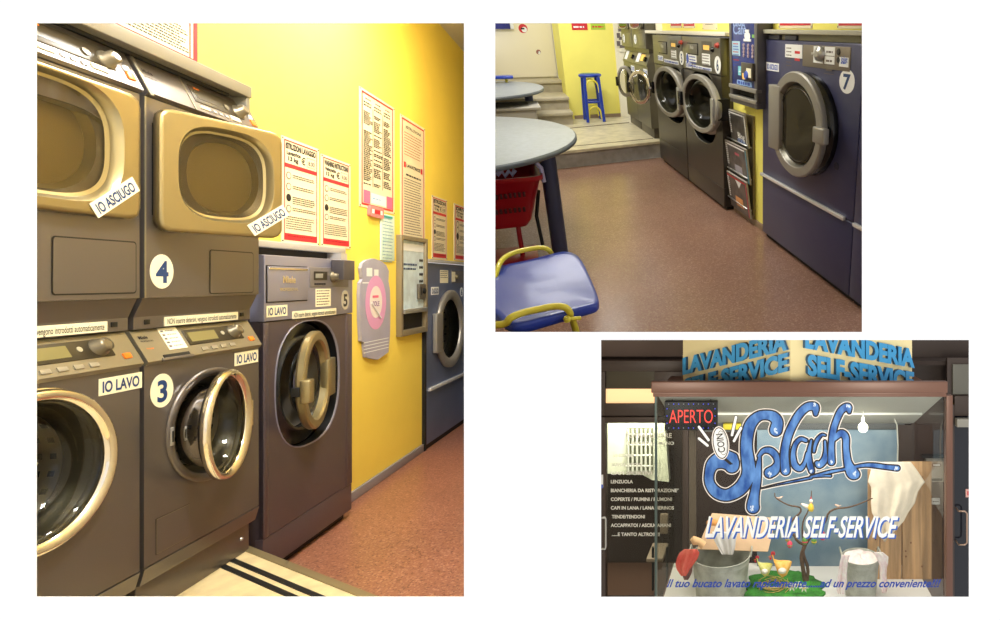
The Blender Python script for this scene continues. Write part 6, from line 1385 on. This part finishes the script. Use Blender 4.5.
def hen(px, py, s, m, lab, flip):
    x_, y, z_ = cp(px, py, yh); t = Thing('ornamental_hen', lab, 'hen ornament', C, (x_, y, z_ - s), 'hen ornaments on the nest')
    b = MB(); rings = []
    for f, zc2, r in ((-1.15, .75, .05), (-1.0, .5, .3), (-.6, .05, .75), (-.1, -.1, .9), (.35, .15, .75), (.6, .6, .42), (.7, 1.0, .34), (.8, 1.3, .26), (.85, 1.48, .03)):
        rings.append([(x_ + flip * s * (f + .15 * math.sin(2 * PI * k / 18)), y + s * r * .75 * math.cos(2 * PI * k / 18), z_ + s * (zc2 + r * math.sin(2 * PI * k / 18))) for k in range(18)])
    b.loft(rings, m); t.part('body', b)
    b = MB(); hx = x_ + flip * s * .75
    for q in range(3): b.lathe((hx + flip * s * (q - 1) * .16, y, z_ + s * (1.55 - abs(q - 1) * .08)), [(s * .03, -s * .15), (s * .14, 0), (s * .1, s * .2), (.001, s * .3)], redi, axis='z', n=10, sx=.6)
    b.lathe((hx + flip * s * .25, y, z_ + s * .95), [(s * .12, 0), (s * .1, s * .15), (.001, s * .2)], redi, axis='z', n=10); t.part('comb', b)
    b = MB(); b.add([(hx + flip * s * .2, y - s * .08, z_ + s * 1.25), (hx + flip * s * .2, y + s * .08, z_ + s * 1.25), (hx + flip * s * .55, y, z_ + s * 1.15), (hx + flip * s * .2, y, z_ + s * 1.38)], [(0, 1, 2), (0, 2, 3), (1, 3, 2), (0, 3, 1)], orange); t.part('beak', b)
    b = MB(); b.lathe((x_ - flip * s * .2, y - s * .6, z_), [(s * .5, .02), (s * .4, -.01), (.001, -.02)], wb, n=16, sz=.7); t.part('wing', b)
hen(763, 569, .058, mat('hen_yellow_green', (196, 190, 80), .7, col2=(225, 220, 150), nscale=25), 'yellow-green ornamental hen, left on the straw nest', -1)
hen(780, 568, .072, mat('hen_orange', (236, 160, 50), .7, col2=(245, 205, 120), nscale=25), 'orange ornamental hen, right on the straw nest', -1)
b = MB(); straw = mat('straw', (206, 176, 96), .8); x_, _, z_ = cp(773, 583, yh - .02)
for k in range(90):
    a_ = random.uniform(0, 2 * PI); l_ = random.uniform(.04, .1); rr = random.uniform(.4, 1); p = Vector((x_ + .15 * rr * math.cos(a_), yh - .02 + .1 * rr * math.sin(a_), ZTAB + .03 + random.uniform(.0, .05))); d_ = Vector((-math.sin(a_), math.cos(a_), random.uniform(-.2, .2))) * l_
    b.tube([tuple(p - d_ / 2), tuple(p + d_ / 2)], .0025, straw, n=4)
single('straw_nest', b, 'loose straw nest under the two hens', 'nest', C, (x_, yh, ZTAB + .03), kind='stuff')
for q, (px_, py_) in enumerate(((792, 587), (798, 585), (804, 588))):
    x_, y, z_ = cp(px_, py_, YG + .3); b = MB()
    for k in range(6): a_ = 2 * PI * k / 6; b.loft([[(x_, y, z_), (x_ + .02 * math.cos(a_ - .35), y + .006, z_ + .02 * math.sin(a_ - .35)), (x_ + .034 * math.cos(a_), y - .006, z_ + .034 * math.sin(a_)), (x_ + .02 * math.cos(a_ + .35), y + .006, z_ + .02 * math.sin(a_ + .35))], [(x_, y + .004, z_), (x_ + .02 * math.cos(a_ - .35), y + .01, z_ + .02 * math.sin(a_ - .35)), (x_ + .034 * math.cos(a_), y - .002, z_ + .034 * math.sin(a_)), (x_ + .02 * math.cos(a_ + .35), y + .01, z_ + .02 * math.sin(a_ + .35))]], wb, True, True)
    b.lathe((x_, y, z_), [(.008, 0), (.004, -.008)], egy, n=10, cap1=True); single('paper_flower', b, ('leftmost white flower on the green mat', 'middle white flower on the green mat', 'rightmost white flower on the green mat')[q], 'flower', C, (x_, y, z_), 'white flowers on the mat')
# yellow hanging object behind the sign
b = MB(); a, e, d, c = cr(723, 424, 430, 741, YB - .1); b.box(a, e, YB - .1, YB - .05, d, c, mat('yellow_tray', (205, 190, 50), .5), .008); single('yellow_tray', b, 'yellow object high up behind the coin drawing', 'tray', C, (a, YB, d))

# ------------------------------------------------------------ raised sign with solid letters
signm = mat('sign_cream', (238, 222, 168), .6); lf = mat('letter_blue_face', (58, 152, 208), .4); ls = mat('letter_blue_side', (30, 96, 146), .4)
t = Thing('shop_sign', 'cream corner sign with thick blue capital letters above the showcase', 'sign', C, cp(790, 381, YG + .1))
yc_, ye = YG + .08, YG + .5
def face(pxl, pyl_y, pxr, pyr_y, name):
    """board between two columns at their own depths"""
    P0 = cp(pxl, 400, pyl_y); P1 = cp(pxr, 400, pyr_y); d_ = Vector((P1[0] - P0[0], P1[1] - P0[1], 0)); L = d_.length; an = math.atan2(d_.y, d_.x)
    M = Matrix.Translation((P0[0], P0[1], 0)) @ Matrix.Rotation(an, 4, 'Z')
    b = MB(M); b.box(0, L, 0, .04, zc0 + .014, C.z(700, 326, YG), signm); t.part(name, b); return M, L
def onface(M, L, px, py, yl, yr, pxl, pxr):
    w = ray(px, py); o_ = M.inverted() @ CAM; d_ = M.inverted().to_3x3() @ w; k_ = (-.0 - o_.y) / d_.y; p = o_ + d_ * k_; return p.x, p.z
for (pxl, yl, pxr, yr, L1, L2) in ((683, ye, 790.5, yc_, (('LAVANDERIA', 685, 373.5, 789, 348.5, 16.5)), (('SELF-SERVICE', 686, 394.5, 789.5, 369.5, 16.5))), (790.5, yc_, 912, ye, (('LAVANDERIA', 803, 346.5, 912, 366.5, 18)), (('SELF-SERVICE', 805.5, 373.5, 911.5, 390, 19)))):
    M, L = face(pxl, yl, pxr, yr, 'panel')
    for s_, a_, ya_, e_, ye_, h_ in (L1, L2):
        u0, z0 = onface(M, L, a_, ya_, 0, 0, 0, 0); u1, z1 = onface(M, L, e_, ye_, 0, 0, 0, 0)
        b = MB(M); b.text(s_, u0, z0, -.034, h_ / F * (yl + yr) / 2, lf, w=u1 - u0, slope=(z1 - z0) / (u1 - u0), bold=.05, depth=.034, side=ls)
        t.part('raised_lettering', b, 'thick blue capitals ' + s_.replace('-', ' '))
# right-hand side: door, letter box, labels
t = Thing('side_door', 'dark glazed door with a looped metal handle at the right picture edge', 'door', C, cp(960, 640, YD))
X = lambda p: C.x(p, YD)
b = MB(); b.box(X(946), X(953), YD - .04, YD + .04, Z(640), Z(404), dkbrown, .004); b.box(X(953), X(1000), YD - .04, YD + .04, Z(415), Z(395), dkbrown, .004); b.box(X(992), X(1000), YD - .04, YD + .04, Z(640), Z(415), dkbrown, .004); t.part('frame', b)
b = MB(); b.box(X(953), X(992), YD - .0, YD + .01, Z(640), Z(415), mat('black_glass', (26, 28, 36), .1)); t.part('pane', b)
b = MB(); b.tube([(X(956), YD - .0, Z(508)), (X(956), YD - .07, Z(508)), (X(962), YD - .07, Z(508)), (X(964), YD - .07, Z(510)), (X(964), YD - .07, Z(539)), (X(962), YD - .07, Z(541)), (X(956), YD - .07, Z(541)), (X(956), YD, Z(541))], .007, mat('handle_pinkish', (190, 160, 140), .3, .7)); t.part('handle', b)
b = MB(); b.box(X(965.5), X(975), YD - .006, YD, Z(497), Z(489), mat('pink_sticker', (222, 170, 160), .5)); b.rect(X(967), X(974), Z(495), Z(491), YD - .007, redi); t.part('sticker', b)
b = MB(); a, e, d, c = cr(954, 417, 425, 980, YD - .02); b.box(a, e, YD - .1, YD - .04, d, c, mat('grey_closer', (150, 146, 136), .5, .3), .004); t.part('door_closer', b)
b = MB(); a, e, d, c = cr(952, 364, 394, 990, YD); b.box(a, e, YD - .02, YD + .02, d, c, mat('grey_green_pane', (104, 102, 92), .4), .004); b.box(a - .04, e, YD - .0, YD + .03, d - .05, c + .05, dkbrown); single('upper_panel', b, 'grey-green transom panel at the upper right corner', 'panel', C, (a, YD, d))
b = MB(); a, e, d, c = cr(911, 400, 640, 948, YD + .2); b.box(a, e, YD + .2, YD + .24, d, c, mat('right_wall_brown', (92, 64, 50), .6)); struct('wall_side', b, C)
yy = YB + .02
t = Thing('letter_box', 'pale grey metal letter box on the wall right of the showcase', 'letter box', C, cp(936, 482, yy))
a, e, d, c = cr(926, 457.5, 482, 945.5, yy); b = MB(); b.box(a, e, yy, yy + .06, d, c, mat('letterbox_grey', (176, 170, 158), .5, .2), .004); t.part('body', b); b = MB(); b.box(a - .03, e + .01, yy - .02, yy + .06, c, c + .012, dark); t.part('lid', b)
a2, e2, d2, c2 = cr(932, 463.5, 466.5, 941, yy - .002); b = MB(); b.box(a2, e2, yy - .004, yy, d2, c2, brown); b.box(a2 + .008, e2 - .008, yy - .005, yy - .004, d2 + .005, c2 - .005, whitec); t.part('name_plate', b); b = MB(); b.box(a + .03, e - .03, yy - .003, yy, d + .01, d + .03, dark); t.part('slot', b)
b = MB(); a, e, d, c = cr(932, 498.5, 504.5, 940, yy); b.box(a, e, yy, yy + .015, d, c, whitec, .001); b.words(a + .008, e - .008, (c + d) / 2 - .004, .008, yy - .001, inkk); single('door_bell_plate', b, 'small white name plate below the letter box', 'name plate', C, (a, yy, d))
# ============================================================ the white sheet with its three openings
PAN = [(36, 23, 464, 597), (495, 23, 862, 332), (601, 340, 969, 597)]
YP = 1.0
def pg(px, py): return ((px - PPX) / F * YP, CAMZ + (PPY - py) / F * YP)
sheetm = mat('white_sheet', (255, 255, 255), .9, spec=0)
xs = sorted({pg(-900, 0)[0], pg(1900, 0)[0]} | {pg(a, 0)[0] for p in PAN for a in (p[0], p[2])})
zs = sorted({pg(0, 1500)[1], pg(0, -700)[1]} | {pg(0, a)[1] for p in PAN for a in (p[1], p[3])})
b = MB(); holes = []
for p in PAN: 
    l, tp = pg(p[0], p[1]); r_, bt = pg(p[2], p[3]); holes.append((l, r_, bt, tp))
for i in range(len(xs) - 1):
    for j in range(len(zs) - 1):
        mx_, mz_ = (xs[i] + xs[i + 1]) / 2, (zs[j] + zs[j + 1]) / 2
        if any(h[0] < mx_ < h[1] and h[2] < mz_ < h[3] for h in holes): continue
        b.rect(xs[i], xs[i + 1], zs[j], zs[j + 1], YP, sheetm)
        b.add([(xs[i], YP + .0012, zs[j]), (xs[i], YP + .0012, zs[j + 1]), (xs[i + 1], YP + .0012, zs[j + 1]), (xs[i + 1], YP + .0012, zs[j])], [(0, 1, 2, 3)], sheetm)
for h in holes:
    v = [(h[0], h[2]), (h[1], h[2]), (h[1], h[3]), (h[0], h[3])]
    for k in range(4):
        (a, c), (e, d) = v[k], v[(k + 1) % 4]; b.add([(a, YP, c), (e, YP, d), (e, YP + .0012, d), (a, YP + .0012, c)], [(0, 1, 2, 3)], sheetm)
o = link_mesh('wall_front', b); o['kind'] = 'structure'
LA, LB, LC, LS = 45, 54, 18, 14
# ------------------------------------------------------------ light
w = bpy.data.worlds.new('world'); scene.world = w; w.use_nodes = True
w.node_tree.nodes['Background'].inputs[0].default_value = (1, 1, 1, 1); w.node_tree.nodes['Background'].inputs[1].default_value = 1.08
def area(name, fr, p, look, size, power, col=(1, 1, 1), sy=None):
    l = bpy.data.lights.new(name, 'AREA'); l.shape = 'RECTANGLE'; l.size = size; l.size_y = sy or size; l.energy = power; l.color = col
    o = bpy.data.objects.new(name, l); COL.objects.link(o)
    a = fr.M @ Vector(p); d = (fr.M @ Vector(look)) - a
    o.location = a; o.rotation_euler = d.to_track_quat('-Z', 'Y').to_euler(); return o
# added partition between the two rooms, reflects into the steel, blocks stray light
def wp(px, Y): return ((px - PPX) / F * Y, Y)
b = MB(); b.prismz([wp(476, 1.03), wp(479.5, 1.03), wp(479.5, 14), wp(476, 14)], -2.5, 4.6, mat('pale_partition', (236, 228, 205), .7)); o = link_mesh('partition_reflector', b); o['kind'] = 'structure'
# sill closing the gap between the upper room's floor and the shop front below
def sp_(px, py, Y): w_ = ray(px, py) * Y; return (w_.x, w_.y, w_.z + CAMZ)
b = MB(); a_ = [sp_(480, 335.5, 1.03), sp_(1040, 335.5, 1.03), sp_(1040, 335.5, 3.35), sp_(480, 335.5, 3.35)]; c_ = [sp_(480, 338, 1.03), sp_(1040, 338, 1.03), sp_(1040, 338, 3.35), sp_(480, 338, 3.35)]
b.loft([a_, c_], mat('sill_stone', (140, 112, 98), .6), smooth=False); b.add(a_, [(0, 1, 2, 3)], MATS['sill_stone']); b.add(c_, [(3, 2, 1, 0)], MATS['sill_stone'])
o = link_mesh('trim_10', b); o['kind'] = 'structure'
area('unseen_ceiling_lamp', A, (1.45, .6, 3.15), (1.5, .7, 0), .3, LA * .27, (1, .98, .96), .3)
area('unseen_ceiling_lamp', A, (1.42, .57, 2.9), (4.4, 1.6, .3), .3, LA * 1.15, (1, .98, .96), .3)  # added fill, tilted along the aisle to even the wall's brightness
area('unseen_ceiling_lamp', A, (3.4, 1.12, 3.15), (3.4, 1.0, 0), .35, LA * 1.1, (1, .98, .96), .35)
area('unseen_ceiling_lamp', B, (-4.6, .5, 2.58), (-4.6, .6, 0), 1.6, LB, (1, .98, .93), .5)
area('unseen_ceiling_lamp', B, (-7.9, .4, 2.58), (-8.4, .5, 0), 1.6, LB, (1, .98, .93), .5)
area('showcase_fill', C, (C.x(790, YG + .4), YG + .3, C.z(790, 418, YG + .3)), (C.x(790, YG + .4), YG + .45, ZTAB), 1.6, LC, (1, .93, .82), .1)  # added unseen strip light that brightens the display
area('reflection_fill', C, (C.x(640, 5.6), 5.5, CAMZ - .9), (C.x(640, 6), 6.0, C.z(640, 450, 6)), .5, 45, (1, .97, .85))  # added lamp, brightens the stand-in wall behind the door
area('sign_fill', C, (C.x(560, 2.8), 2.8, .52), (C.x(760, YG), YG, C.z(760, 372, YG)), .4, LS, (1, .95, .82))  # added pair of unseen lamps, brighten the shop sign from both sides
area('sign_fill', C, (C.x(1012, 2.8), 2.8, .52), (C.x(830, YG), YG, C.z(830, 372, YG)), .4, LS, (1, .95, .82))
scene.view_settings.view_transform = 'Standard'; scene.view_settings.look = 'None'; scene.view_settings.gamma = 1
scene.view_settings.use_curve_mapping = False; scene.view_settings.exposure = 0
